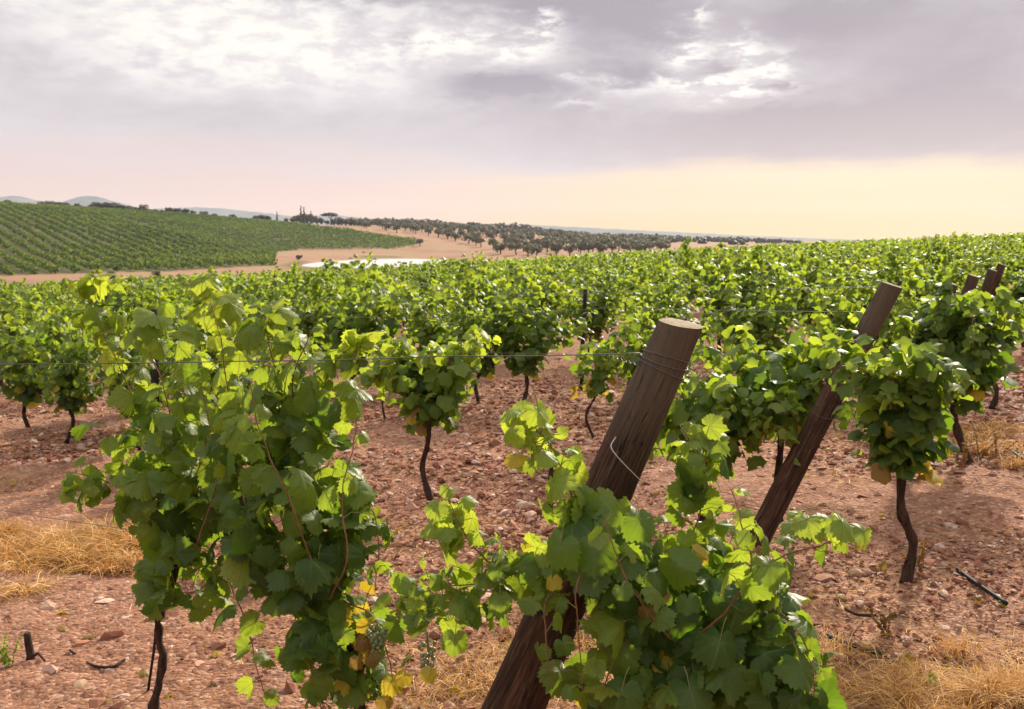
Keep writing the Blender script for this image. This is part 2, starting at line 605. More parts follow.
def tint_mat(name, rough=.8, trans=0.):
    m, T, out = new_mat(name)
    at_ = T.n('ShaderNodeAttribute', attribute_name='tint')
    p = principled(T, None, at_.outputs['Color'], rough, .25)
    if trans:
        tl = T.n('ShaderNodeBsdfTranslucent')
        T.put(tl.inputs[0], at_.outputs['Color'])
        mx = T.n('ShaderNodeMixShader')
        mx.inputs[0].default_value = trans
        T.t.links.new(p.outputs[0], mx.inputs[1])
        T.t.links.new(tl.outputs[0], mx.inputs[2])
        T.t.links.new(mx.outputs[0], out.inputs[0])
    else:
        T.t.links.new(p.outputs[0], out.inputs[0])
    return m


M_LEAF = leaf_mat('vine_leaf', True)
M_LEAF_MID = leaf_mat('vine_leaf_row', False, rough=.5)
M_LEAF_HILL = leaf_mat('vine_leaf_hill', False, dark=(.030, .062, .012), young=(.10, .15, .022), trans_dark=(.10, .18, .01), trans_young=(.40, .46, .03), tfac=.3, rough=.6, spec=.12)
M_SOIL = soil_mat()
M_STONE = stone_mat()
M_BARK = bark_mat('vine_bark', (.018, .010, .008), (.085, .048, .032))
M_BARK_TREE = bark_mat('tree_bark', (.03, .02, .015), (.10, .07, .05), 6)
M_CANE = plain_mat('vine_cane', (.23, .098, .05), .55, .35, var=.6, scale=25)
M_CANE_GREEN = plain_mat('green_shoot', (.24, .22, .07), .5, .35, var=.4, scale=25)
M_POST = post_mat()
M_END = endgrain_mat()
M_STAKE = bark_mat('dark_stake', (.012, .009, .008), (.05, .035, .027))
M_WIRE = plain_mat('galvanised_wire', (.13, .125, .12), .5, .5, .75, .5, 60)
M_WIRE_PALE = plain_mat('pale_wire', (.52, .46, .42), .5, .5, .3, .3, 60)
M_HOSE = plain_mat('black_hose', (.018, .017, .017), .7, .2)
M_STRAW = tint_mat('dry_straw', .7, .25)
M_GRAPE = plain_mat('green_grape', (.17, .20, .085), .35, .5, var=.4, scale=12)


# ------------------------------------------------------------------ ground
BLK_BASE = lambda t: np.interp(t, (-.8, -.51, -.35, -.24), (138, 141, 158, 182))
BLK_TOP = lambda t: np.interp(t, (-.8, -.51, -.42, -.36, -.24), (395, 385, 330, 270, 226))
FAR_BASE = lambda t: np.interp(t, (-.8, -.51, -.42, -.36, -.24, -.232, -.21, -.12, -.095), (396, 386, 331, 272, 229, 258, 275, 284, 300))
FAR_TOP = lambda t: np.interp(t, (-.6, -.35, -.24, -.16, -.095), (400, 392, 380, 345, 312))


def ground():
    # polar sheet round the camera: fine in front and near, coarse elsewhere, out to the horizon
    front = np.linspace(R(-46), R(46), 560)
    back = np.linspace(R(46), R(314), 70)[1:-1]
    ang = np.concatenate((front, back))
    rad = np.concatenate(([.25, .5, .8, 1.1, 1.4, 1.7], np.geomspace(2.0, 18, 330), np.geomspace(18.3, 420, 170), np.geomspace(432, 4300, 40)))
    r, a = np.meshgrid(rad, ang, indexing='ij')
    x, y = r * np.sin(a), r * np.cos(a)
    z = terrain(x, y)
    amp = sstep(r, 26, 9)
    clod = .5 * vnoise(x * 3.1, y * 3.1, 1) + .32 * vnoise(x * 8.3, y * 8.3, 2) + .24 * np.abs(vnoise(x * 19, y * 19, 3)) + .12 * vnoise(x * 41, y * 41, 4)
    rt = ruts(x, y)
    z = z + amp * .034 * clod * (1 - .75 * rt) - amp * .045 * rt + .03 * vnoise(x * .6, y * .6, 5) * sstep(r, 60, 30)
    z = z + sstep(r, 60, 200) * sstep(r, 9000, 2000) * .25 * vnoise(x * .05, y * .05, 6) * (np.hypot((x - POND_C[0]) / POND_R[0], (y - POND_C[1]) / POND_R[1]) > 1.3)
    V = np.stack((x, y, z), -1).reshape(-1, 3)
    nr, na = len(rad), len(ang)
    i, j = np.meshgrid(np.arange(nr - 1), np.arange(na), indexing='ij')
    p = (i * na + j).ravel()
    q = (i * na + (j + 1) % na).ravel()
    F = np.stack((p, q, q + na, p + na), 1)[:, ::-1]
    tint = np.zeros((len(V), 3))
    xs, ys = V[:, 0], V[:, 1]
    st = .22 * sstep(vnoise(xs * .8, ys * .8, 11) + .5 * vnoise(xs * 2.3, ys * 2.3, 12), .1, .9)
    for cx, cy, rx, ry, k in STRAW_SPOTS:
        st = np.maximum(st, k * np.exp(-((xs - cx) / rx) ** 2 - ((ys - cy) / ry) ** 2))
    tint[:, 0] = np.clip(st, 0, 1) * sstep(ys, 120, 60)
    tint[:, 1] = sstep(ys, 70, 110)
    e = np.hypot((xs - POND_C[0]) / POND_R[0], (ys - POND_C[1]) / POND_R[1])
    verge = np.exp(-((e - 1.17) / .11) ** 2) * sstep(vnoise(xs * .12, ys * .05, 13), -.7, .3)
    tint[:, 2] = np.clip(verge * 1. + .55 * sstep(np.abs(ys - 118 - xs * -.05), 8, 2) * (xs < -8) + .4 * sstep(ys, 700, 1200), 0, 1)
    th_ = xs / np.maximum(ys, 1)
    blk = ((th_ > -.9) & (th_ < -.238) & (ys > BLK_BASE(th_) + 2) & (ys < BLK_TOP(th_) + 6)) | ((th_ < -.095) & (ys > FAR_BASE(th_) + 1) & (ys < FAR_TOP(th_) + 4))
    tint[:, 2] = np.maximum(tint[:, 2], blk * .95)
    o = mesh_np('ground', V, [F, np.arange(na)[None]], M_SOIL, tint=tint)
    tag(o, kind='structure')
    return o


def spot(px, py):
    p = ground_at(px, py)
    return p


_a = spot(70, 548)
_b = spot(955, 690)
_c = spot(560, 650)
_d = spot(1000, 440)
_e = spot(500, 690)
STRAW_SPOTS = ((_a[0], _a[1], .75, .42, 1.), (_b[0], _b[1], .75, .3, .5), (_c[0], _c[1], .5, .5, .3), (_d[0], _d[1], .8, .5, .7), (_e[0], _e[1], .5, .3, .3))
ground()


def pond():
    th = np.linspace(0, 2 * np.pi, 96, endpoint=False)
    wob = 1.05 + .02 * np.sin(3 * th + 1) + .012 * np.sin(7 * th)
    V = [(POND_C[0], POND_C[1], POND_Z)] + [(POND_C[0] + POND_R[0] * wob[i] * math.cos(t), POND_C[1] + POND_R[1] * wob[i] * math.sin(t), POND_Z) for i, t in enumerate(th)]
    F = np.array([(0, 1 + i, 1 + (i + 1) % 96) for i in range(96)])
    m, T, out = new_mat('pond_water')
    n = T.noise(T.n('ShaderNodeNewGeometry').outputs['Position'], .9, 3, .5)
    p = principled(T, out, (.46, .45, .43), .42, 1., bump(T, n, .6, .25))
    tag(mesh_np('pond', np.array(V), F, m), kind='structure')


pond()


def far_hills():
    """low ridges several kilometres off, seen blue through the air"""
    m, T, out = new_mat('far_hill_scrub')
    pos = T.n('ShaderNodeNewGeometry').outputs['Position']
    n = T.noise(pos, .012, 6, .7)
    principled(T, out, T.ramp(n, ((.3, (.04, .055, .03)), (.55, (.09, .10, .05)), (.75, (.26, .20, .13)))), .95, .1)

    def ridge(D, prof, depth, seed):
        px = np.array([p for p, _ in prof], float)
        py = np.array([q for _, q in prof], float)
        xs = np.linspace(px[0], px[-1], 220)
        top = np.interp(xs, px, py)
        k = np.hanning(9); k /= k.sum()
        top = np.convolve(np.pad(top, 4, 'edge'), k, 'valid')
        top = top - .45 * np.abs(vnoise(xs * .11, xs * 0 + 3, seed)) - .25 * vnoise(xs * .4, xs * 0 + 9, seed)
        rows = []
        for s, hgt in ((-1, 0), (-.75, .12), (-.5, .36), (-.25, .72), (0, 1), (.4, .75), (1, 0)):
            y = D + s * depth
            wob = 1 + .1 * vnoise(xs * .05, xs * 0 + s * 5, seed + 1)
            zt = CAM_Z + (HORIZON - top) / FPX * D
            z = -8 + (zt + 8) * np.clip(hgt * (wob if 0 < hgt < 1 else 1), 0, 1)
            rows.append(np.stack((np.tan(np.arctan((xs - 512) / FPX)) * D * np.ones_like(xs), np.full_like(xs, y), z), 1))
        V = np.vstack(rows)
        n_, k_ = len(xs), len(rows)
        i, j = np.meshgrid(np.arange(k_ - 1), np.arange(n_ - 1), indexing='ij')
        a = (i * n_ + j).ravel()
        tag(mesh_np('hills', V, np.stack((a, a + 1, a + n_ + 1, a + n_), 1), m), kind='structure')
    ridge(3200, ((-260, 214), (-120, 200), (-20, 203), (0, 199), (20, 196), (45, 202), (70, 203), (85, 197), (100, 197), (125, 204), (150, 210), (200, 221), (260, 240)), 900, 1)
    ridge(3600, ((60, 240), (130, 214), (165, 209), (200, 208), (225, 209), (270, 214), (310, 218), (330, 215), (350, 217), (400, 222), (470, 225), (520, 226), (560, 228), (620, 240)), 800, 2)
    ridge(3000, ((400, 240), (460, 226), (520, 225), (575, 227.5), (640, 230.5), (700, 233.5), (760, 236.5), (830, 239.5), (1000, 241.5), (1300, 242)), 700, 3)


far_hills()


# ------------------------------------------------------------------ leaves
def leaf_outline(n, serr, g):
    """radius of a five-lobed vine leaf by angle; 0 is the tip, pi the stalk notch"""
    th = np.linspace(-np.pi, np.pi, n, endpoint=False) + np.pi / n
    key = np.array((0, 26, 50, 76, 102, 126, 150, 166, 180.))
    rad = np.array((1., .82, .93, .76, .80, .69, .66, .46, .10))
    d = np.abs(np.degrees(th))
    j = 1 + g.normal(0, .04, len(key))
    r = np.interp(d, key, rad * j)
    rs = np.interp(np.abs(np.degrees(np.abs(th)) + 4), key, rad * j)
    r = .6 * r + .4 * rs
    if serr:
        ph = np.arange(n) % 3
        r = r * (1 + serr * np.array((-.6, .1, 1.))[ph] * (d < 165))
    return th, r * .56


def leaf_template(n, rings, serr, seed):
    g = np.random.default_rng(seed)
    th, r = leaf_outline(n, serr, g)
    fold, curl, rip = g.uniform(.0, .55), g.uniform(.1, 1.0), g.uniform(.04, .12)
    twist, bow = g.uniform(-.6, .6), g.uniform(-.5, .25)
    ph0, ph1 = g.uniform(0, 6.28, 2)
    V = [np.zeros((1, 3))]
    for q in rings:
        rr = r * q if q == 1 else (r * .55 + .45 * np.minimum(r, .34)) * q
        x, y = rr * np.sin(th), rr * np.cos(th)
        z = -fold * np.abs(x) * .9 - curl * (rr ** 2) * .9 * (1 + .4 * np.cos(th)) + rip * np.cos(th * 3 + ph0) * rr * q * 1.3
        z = z + twist * x * y * 1.3 + bow * x * x + g.normal(0, .007, n) * q + .035 * np.sin(x * 17 + ph0) * np.sin(y * 15 + ph1) * q
        V.append(np.stack((x, y, z), 1))
    V = np.vstack(V)
    k = np.arange(n)
    kn = (k + 1) % n
    tri = np.stack((np.zeros(n, int), 1 + kn, 1 + k), 1)
    quads = []
    for i in range(len(rings) - 1):
        a, b = 1 + i * n, 1 + (i + 1) * n
        quads.append(np.stack((a + k, a + kn, b + kn, b + k), 1))
    return V, tri, (np.vstack(quads) if quads else np.zeros((0, 4), int))


HERO = [leaf_template(72, (.42, .74, 1.), .075, s) for s in range(14)]
MIDL = [leaf_template(18, (1.,), .10, s) for s in range(8)]
LOWL = [leaf_template(7, (1.,), 0., s) for s in range(6)]


def place_leaves(templates, P, N, Y, size, tint):
    """stamp one leaf per row of P; N blade normal, Y direction of the tip"""
    N = unit(N)
    Y = unit(Y - (Y * N).sum(1, keepdims=True) * N)
    X = np.cross(Y, N)
    which = RNG.integers(0, len(templates), len(P))
    flip = np.where(RNG.random(len(P)) < .5, 1., -1.)
    Vs, T3, T4, UV, TI, off = [], [], [], [], [], 0
    for k, (tv, t3, t4) in enumerate(templates):
        idx = np.where(which == k)[0]
        if not len(idx):
            continue
        for sgn in (1., -1.):
            ii = idx[flip[idx] == sgn]
            if not len(ii):
                continue
            c = size[ii][:, None, None]
            vv = P[ii][:, None] + c * (tv[None, :, 0:1] * sgn * X[ii][:, None] + tv[None, :, 1:2] * Y[ii][:, None] + tv[None, :, 2:3] * N[ii][:, None])
            nv = len(tv)
            base = off + np.arange(len(ii))[:, None, None] * nv
            a3 = (t3[None] + base).reshape(-1, 3)
            T3.append(a3[:, ::-1] if sgn < 0 else a3)
            if len(t4):
                a4 = (t4[None] + base).reshape(-1, 4)
                T4.append(a4[:, ::-1] if sgn < 0 else a4)
            Vs.append(vv.reshape(-1, 3))
            UV.append(np.tile(tv[:, :2], (len(ii), 1)))
            TI.append(np.repeat(tint[ii], nv, 0))
            off += nv * len(ii)
    return np.vstack(Vs), [np.vstack(T3)] + ([np.vstack(T4)] if T4 else []), np.vstack(UV), np.vstack(TI)


def leaf_frames(P, out, cam_bias=.25, up=.75, spread=.55):
    """blade normals and tip directions for leaves at P, 'out' pointing away from the crown's middle"""
    n = len(P)
    out = unit(out)
    N = unit(np.array((0, 0, up)) + .75 * out * np.array((1, 1, .5)) + np.array((0, -cam_bias, 0)) + RNG.normal(0, spread, (n, 3)))
    Y = unit(.5 * out + np.array((0, 0, -.65)) + RNG.normal(0, .62, (n, 3)))
    return N, Y


# ------------------------------------------------------------------ hero vines, shoot by shoot
class Vine:
    def __init__(self, base, label):
        self.root = thing('grape_vine', base, label, 'grape vine', 'grape vines in the trellis rows')
        self.base = np.array(base, float)
        self.P, self.N, self.Y, self.s, self.t = [], [], [], [], []
        self.pet = []

    def add(self, P, N, Y, s, t, node=None):
        self.P.append(P); self.N.append(N); self.Y.append(Y); self.s.append(s); self.t.append(t)
        if node is not None:
            self.pet.append((node, P, Y))

    def trunk(self, pts, r0, r1):
        P = spline(pts, 26) - self.base
        P[:, :2] += RNG.normal(0, .004, (26, 2))
        rad = np.linspace(r0, r1, 26) * (1 + .12 * np.sin(np.arange(26) * 1.3))
        rad[:2] *= 1.35
        V, F = tube_np(P, rad, 12, .10, 3)
        return mesh_np('trunk', V, F, M_BARK, parent=self.root)

    def cane(self, pts, size=.115, step=.062, r=.0035, young=.45, yellow=0., green=False, pet=.075, skip=0., side_bias=None, tipscale=.45, dens=1, cam_bias=.3):
        L = sum(np.linalg.norm(np.array(pts[i + 1]) - np.array(pts[i])) for i in range(len(pts) - 1))
        n = max(8, int(L / .02))
        P = spline(pts, n)
        P += np.cumsum(RNG.normal(0, .0016, P.shape), 0)
        V, F = tube_np(P - self.base, np.linspace(r, r * .42, n), 7)
        mesh_np('cane', V, F, M_CANE_GREEN if green else M_CANE, parent=self.root)
        d = np.linalg.norm(np.diff(P, axis=0), axis=1)
        s = np.concatenate(([0], np.cumsum(d)))
        for rep in range(dens):
            pos = np.arange(skip + RNG.uniform(0, step), s[-1], step)
            if not len(pos):
                continue
            node = np.stack([np.interp(pos, s, P[:, k]) for k in range(3)], 1)
            tg = unit(np.stack([np.interp(pos + .01, s, P[:, k]) - np.interp(pos - .01, s, P[:, k]) for k in range(3)], 1))
            frac = pos / s[-1]
            ref = unit(np.cross(tg, np.array((0., 1., .1))))
            sg = np.where(np.arange(len(pos)) % 2, 1., -1.)[:, None]
            out = unit(ref * sg + RNG.normal(0, .45, ref.shape) + np.array((0, -.25, .15)))
            plen = pet * RNG.uniform(.6, 1.35, len(pos)) * (1 - .5 * frac)
            A = node + out * plen[:, None] + np.array((0, 0, .2)) * plen[:, None]
            N, Y = leaf_frames(A, out, cam_bias * .6, .6, .6)
            sz = 1.22 * size * RNG.uniform(.6, 1.25, len(pos)) * (1 - (1 - tipscale) * frac ** 2.2)
            ti = np.stack((np.clip(young * .6 + .6 * young * frac + RNG.normal(0, .2, len(pos)), 0, 1),
                           np.where(RNG.random(len(pos)) < yellow, RNG.uniform(.25, .9, len(pos)), 0), RNG.random(len(pos))), 1)
            self.add(A, N, Y, sz, ti, node)

    def blob(self, c, rx, ry, D, rd, n, size=.12, young=.2, yellow=.01, shell=.55, cam_bias=.4):
        """leaf mass round the pixel centre c at depth D: radii rx, ry in pixels, rd in metres"""
        mx, mz = rx / FPX * D, ry / FPX * D
        u = unit(RNG.normal(0, 1, (n, 3)))
        q = RNG.uniform(shell ** 3, 1, n) ** (1 / 3)
        off = u * (q * RNG.uniform(.9, 1.18, n))[:, None] * np.array((mx, rd, mz))
        A = at(*c, D) + off
        ok = A[:, 2] > terrain(A[:, 0], A[:, 1]) + .06
        A, u = A[ok], u[ok]
        drop = RNG.random(len(A)) < .70
        A, u = A[drop], u[drop]
        n = len(A)
        N, Y = leaf_frames(A, u, cam_bias * .5, .6, .6)
        node = A - u * .07 - np.array((0, 0, .02))
        ti = np.stack((np.clip(young + .1 + .3 * np.clip(u[:, 2], -.3, 1) + RNG.normal(0, .24, n), 0, 1), np.where(RNG.random(n) < yellow, RNG.uniform(.2, 1, n), 0), RNG.random(n)), 1)
        self.add(A, N, Y, 1.1 * size * RNG.uniform(.45, 1.35, n), ti, node)

    def leaf(self, px, py, D, size, young=.4, yellow=0., N=None, Y=None):
        A = at(px, py, D)[None]
        N = np.array(N if N is not None else (RNG.normal(0, .3), -.7, .6), float)[None]
        Y = np.array(Y if Y is not None else (RNG.normal(0, .4), -.2, -.9), float)[None]
        self.add(A, N, Y, np.array((size,)), np.array(((young, yellow, RNG.random()),)), A - unit(Y) * .07)

    def finish(self):
        P, N, Y, s, t = (np.concatenate(v) for v in (self.P, self.N, self.Y, self.s, self.t))
        s = np.where(t[:, 1] > .05, np.minimum(s, .085), s)      # dry leaves are shrunken
        V, F, UV, TI = place_leaves(HERO, P - self.base, N, Y, s, t)
        parts = []
        for node, A, Y in self.pet:
            for a, b in zip(node, A):
                mid = (a + b) / 2 + np.array((0, 0, .012))
                parts.append(tube_np(np.array((a, mid, b)) - self.base, (.0016, .0013, .0012), 4, cap=False))
        SV, SF = merge(parts)
        fm = [np.zeros(len(f)) for f in F] + [np.ones(len(f)) for f in SF]
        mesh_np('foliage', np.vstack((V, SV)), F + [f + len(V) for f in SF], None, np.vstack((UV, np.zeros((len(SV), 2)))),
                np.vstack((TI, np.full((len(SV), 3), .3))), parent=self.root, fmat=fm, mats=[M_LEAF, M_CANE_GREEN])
        return self.root

    def bunch(self, px, py, D, n=46, r=.0085, label=None):
        c = at(px, py, D) - self.base
        parts = []
        su, sv = 8, 6
        th = np.linspace(0, 2 * np.pi, su, endpoint=False)
        ph = np.linspace(0, np.pi, sv)[1:-1]
        sph = np.vstack([[(0, 0, 1)]] + [np.stack((np.sin(p) * np.cos(th), np.sin(p) * np.sin(th), np.full(su, np.cos(p))), 1) for p in ph] + [[(0, 0, -1)]])
        q = []
        for i in range(len(ph) - 1):
            for j in range(su):
                a = 1 + i * su
                q.append((a + j, a + su + j, a + su + (j + 1) % su, a + (j + 1) % su))
        t3 = [(0, 1 + j, 1 + (j + 1) % su) for j in range(su)] + [(len(sph) - 1, 1 + (len(ph) - 1) * su + (j + 1) % su, 1 + (len(ph) - 1) * su + j) for j in range(su)]
        pts = []
        while len(pts) < n:
            h = RNG.random() ** 1.2
            w = .034 * (1 - h * .78)
            a = RNG.uniform(0, 2 * np.pi)
            p = np.array((w * np.cos(a), w * np.sin(a), -h * .12))
            if all(np.linalg.norm(p - o) > r * 1.45 for o in pts[-60:]):
                pts.append(p)
            elif RNG.random() < .02:
                pts.append(p)
        for p in pts:
            parts.append((sph * r * RNG.uniform(.85, 1.1) + p + c, [np.array(q), np.array(t3)]))
        parts.append(tube_np(spline((c + np.array((0, 0, .03)), c + np.array((.004, 0, -.05)), c + np.array((0, 0, -.1))), 10), .004, 6))
        V, F = merge(parts)
        mesh_np('grape_bunch', V, F, M_GRAPE, parent=self.root)


def A3(*pts):
    return [at(*p) for p in pts]


# --- the nearest vines
gA = ground_at(158, 706); gA[2] -= .01
gA = np.array((gA[0], gA[1] - .06, gz(gA[0], gA[1] - .06) - .01))
vA = Vine(gA, 'young leafy vine with thin dark trunk and loose shoots, nearest on the left')
DA = gA[1]
vA.trunk([gA, at(163, 660, DA), at(160, 625, DA), at(172, 585, DA), at(186, 540, DA)], .0165, .012)
vA.cane(A3((186, 540, DA), (160, 470, DA), (128, 385, DA + .05), (100, 318, DA + .05), (80, 272, DA + .08)), young=.55, dens=2, size=.105)
vA.cane(A3((186, 540, DA), (178, 470, DA - .1), (168, 400, DA - .1), (150, 345, DA - .1), (140, 330, DA - .1)), young=.6, dens=1, size=.11)
vA.cane(A3((180, 530, DA), (140, 500, DA - .05), (105, 482, DA - .1), (66, 474, DA - .12)), young=.4, dens=2, size=.095)
vA.cane(A3((186, 540, DA), (205, 450, DA), (212, 390, DA + .1), (225, 340, DA + .1), (214, 300, DA + .1)), young=.6, dens=1)
vA.cane(A3((190, 545, DA), (225, 575, DA - .25), (243, 615, DA - .3), (255, 665, DA - .3), (268, 708, DA - .3)), young=.35, skip=.12, step=.075, size=.105, dens=1, tipscale=.75)
vA.cane(A3((186, 545, DA), (165, 560, DA - .2), (145, 575, DA - .25), (132, 585, DA - .25)), young=.3, dens=2, size=.105)
vA.blob((170, 480), 58, 72, DA, .22, 120, .108, .28, .006)
vA.blob((238, 490), 36, 62, DA - .1, .16, 62, .112, .25, .0)
vA.blob((185, 585), 52, 26, DA - .12, .14, 42, .11, .25, .01)
vA.blob((120, 400), 34, 62, DA + .05, .12, 26, .10, .45, .0)
vA.blob((205, 370), 40, 60, DA + .05, .14, 30, .105, .45)
vA.cane(A3((196, 545, DA - .2), (214, 480, DA - .28), (206, 420, DA - .28), (196, 372, DA - .25)), young=.5, skip=.34, size=.10)
vA.blob((246, 515), 24, 46, DA - .12, .14, 60, .11, .3, .0)
vA.blob((100, 305), 30, 30, DA + .05, .10, 15, .115, .6)
vA.blob((150, 320), 26, 30, DA - .05, .10, 10, .115, .55)
vA.blob((92, 480), 34, 22, DA - .1, .08, 12, .10, .45)
vA.blob((215, 300), 30, 26, DA + .1, .10, 11, .12, .6)
for q in ((180, 556, .08, .6), (188, 548, .07, .75), (173, 548, .06, .5)):
    vA.leaf(q[0], q[1], DA - .16, q[2], .3, q[3])
vA.finish()

gB = ground_at(362, 708)
DB = 3.52
gB = np.array((at(362, 760, DB)[0], DB, gz(at(362, 760, DB)[0], DB) - .01))
vB = Vine(gB, 'dense bushy vine with yellowing leaves and pale grapes low on its right')
vB.trunk([gB, at(360, 690, DB), at(350, 640, DB), at(335, 590, DB)], .02, .015)
vB.cane(A3((335, 590, DB), (300, 500, DB), (282, 420, DB), (268, 350, DB), (262, 308, DB)), young=.55, dens=2)
vB.cane(A3((335, 590, DB), (255, 520, DB), (238, 430, DB + .05), (228, 350, DB + .05), (216, 298, DB + .05)), young=.6, dens=1)
vB.cane(A3((335, 590, DB), (308, 480, DB + .05), (316, 405, DB + .05), (338, 360, DB + .05), (372, 338, DB + .05)), young=.75, dens=2, size=.10)
vB.cane(A3((335, 590, DB), (350, 530, DB - .05), (368, 505, DB - .05), (378, 540, DB - .1), (376, 585, DB - .12)), young=.35, dens=2, size=.105)
vB.cane(A3((335, 600, DB), (318, 640, DB - .15), (312, 680, DB - .2), (322, 715, DB - .2)), young=.15, dens=2)
vB.cane(A3((335, 600, DB), (370, 615, DB - .1), (386, 650, DB - .15), (395, 690, DB - .15)), young=.3, dens=1, yellow=.25, skip=.05)
vB.cane(A3((300, 430, DB), (296, 380, DB - .1), (312, 340, DB - .1), (318, 330, DB - .1)), young=.7, dens=1)
vB.blob((305, 520), 72, 78, DB, .26, 170, .118, .12, .01)
vB.cane(A3((318, 580, DB - .2), (290, 500, DB - .32), (262, 440, DB - .32), (250, 380, DB - .3)), young=.5, skip=.40, size=.10)
vB.cane(A3((330, 600, DB - .2), (346, 560, DB - .3), (340, 500, DB - .3), (352, 450, DB - .28), (358, 415, DB - .25)), young=.6, skip=.3, size=.095)
vB.blob((352, 350), 30, 17, DB + .05, .07, 14, .095, .75)
vB.blob((268, 335), 30, 34, DB, .10, 16, .115, .6)
vB.blob((335, 640), 50, 62, DB, .18, 75, .115, .10, .05)
vB.blob((262, 430), 52, 60, DB, .2, 70, .115, .30)
vB.blob((330, 400), 34, 42, DB + .05, .15, 26, .105, .45)
vB.blob((372, 665), 28, 36, DB - .02, .12, 26, .095, .2, .55)
for px, py, sz, yl in ((392, 682, .085, .3), (404, 676, .07, .35), (362, 640, .07, .95), (372, 655, .075, .9), (358, 660, .06, .85), (384, 700, .07, .8), (318, 565, .05, .7)):
    vB.leaf(px, py, DB - .2, sz, .3, yl)
vB.bunch(377, 628, DB - .17)
vB.finish()

DC = 3.12
bC = at(705, 800, DC)
gC = np.array((bC[0], DC, gz(bC[0], DC) - .01))
vC = Vine(gC, 'dense dark-leaved vine sprawling over the foot of the thick leaning post')
vC.trunk([gC, at(702, 740, DC), at(690, 680, DC), at(672, 620, DC)], .024, .018)
vC.cane(A3((672, 620, DC), (600, 565, DC), (540, 565, DC - .05), (475, 582, DC - .05), (425, 592, DC), (392, 602, DC)), young=.5, dens=2, size=.095, skip=.15)
vC.cane(A3((640, 590, DC), (585, 520, DC - .05), (560, 470, DC - .05), (545, 438, DC - .05), (520, 422, DC - .05)), young=.85, dens=2, size=.098, skip=.08)
vC.cane(A3((500, 572, DC - .05), (470, 545, DC - .08), (457, 520, DC - .1), (449, 503, DC - .1)), young=.8, dens=2, size=.08)
vC.cane(A3((672, 620, DC), (690, 550, DC), (706, 495, DC), (697, 450, DC), (684, 428, DC)), young=.6, dens=2, size=.09, skip=.08)
vC.cane(A3((672, 620, DC), (720, 585, DC - .05), (775, 557, DC - .1), (825, 540, DC - .12), (846, 518, DC - .12)), young=.55, dens=1, size=.10, skip=.1, step=.085)
vC.cane(A3((640, 560, DC), (586, 570, DC - .25), (582, 620, DC - .28), (587, 690, DC - .28)), young=.3, skip=.42, size=.09)
vC.cane(A3((672, 620, DC), (740, 600, DC - .1), (790, 620, DC - .18), (815, 660, DC - .2), (822, 705, DC - .2)), young=.25, dens=2)
vC.cane(A3((672, 620, DC), (625, 640, DC - .15), (605, 680, DC - .2), (600, 715, DC - .2)), young=.25, dens=1)
vC.cane(A3((560, 570, DC), (545, 610, DC - .2), (548, 660, DC - .22), (552, 690, DC - .22)), young=.4, dens=1, size=.085, skip=.05)
vC.blob((690, 600), 105, 88, DC, .27, 230, .118, .10, .01)
vC.blob((745, 665), 92, 62, DC - .08, .2, 120, .12, .10, .01)
vC.blob((600, 545), 44, 55, DC - .08, .12, 44, .115, .20)
vC.blob((448, 600), 62, 40, DC - .03, .12, 56, .092, .42, .02)
vC.blob((540, 560), 55, 34, DC - .03, .12, 44, .095, .40, .02)
vC.cane(A3((672, 640, DC - .2), (640, 600, DC - .33), (618, 550, DC - .33), (610, 520, DC - .3)), young=.4, skip=.22, size=.1)
vC.cane(A3((690, 640, DC - .2), (735, 600, DC - .32), (752, 560, DC - .32), (740, 520, DC - .25), (728, 490, DC - .2)), young=.55, skip=.2, size=.1)
vC.blob((532, 435), 36, 32, DC - .05, .09, 17, .105, .8)
vC.blob((560, 490), 24, 36, DC - .08, .08, 12, .105, .6)
vC.blob((700, 465), 32, 44, DC, .09, 26, .10, .5)
vC.blob((452, 525), 24, 26, DC - .08, .07, 12, .09, .75)
vC.blob((820, 525), 42, 20, DC - .12, .08, 10, .10, .7)
vC.blob((625, 670), 70, 55, DC - .05, .2, 70, .11, .15, .01)
for px, py, sz, yg, nn, yy in ((842, 522, .115, .7, (.3, -.55, .75), (.6, -.3, -.6)), (806, 520, .10, .8, (-.3, -.4, .85), (-.5, -.3, -.6)),
                               (596, 548, .15, .15, (-.15, -.85, .5), (-.1, -.3, -.95)), (560, 545, .13, .3, (-.4, -.8, .5), (-.2, 0, -1)),
                               (640, 520, .12, .2, (.1, -.8, .6), (.2, -.2, -1)), (720, 640, .15, .1, (.1, -.7, .7), (-.3, -.3, -.8)),
                               (690, 690, .15, .1, (-.1, -.7, .7), (.2, -.3, -.8)), (622, 690, .14, .2, (-.2, -.7, .7), (-.3, -.3, -.8)),
                               (800, 665, .14, .2, (.3, -.7, .6), (.2, -.3, -.8)), (500, 600, .09, .5, (0, -.8, .5), (0, -.1, -1)),
                               (455, 640, .10, .55, (.1, -.9, .3), (-.1, -.1, -1)), (437, 505, .085, .8, (-.2, -.7, .7), (-.5, -.2, -.7)),
                               (538, 410, .095, .95, (.3, -.8, .5), (.2, .1, -.9)), (512, 428, .085, .95, (-.4, -.6, .6), (-.6, -.1, -.7))):
    vC.leaf(px, py, DC - .28 if py > 500 and px > 550 else DC - .16, sz, yg, 0, nn, yy)
for px, py, yl in ((660, 595, .8), (645, 610, .9), (552, 580, .4), (430, 672, .3)):
    vC.leaf(px, py, DC - .2, .06, .2, yl)
vC.bunch(427, 640, DC, 16)
vC.finish()


# ------------------------------------------------------------------ row vines: prototypes and copies
U_ROW = unit(np.array((-.838, .545)))
N_ROW = np.array((.545, .838))


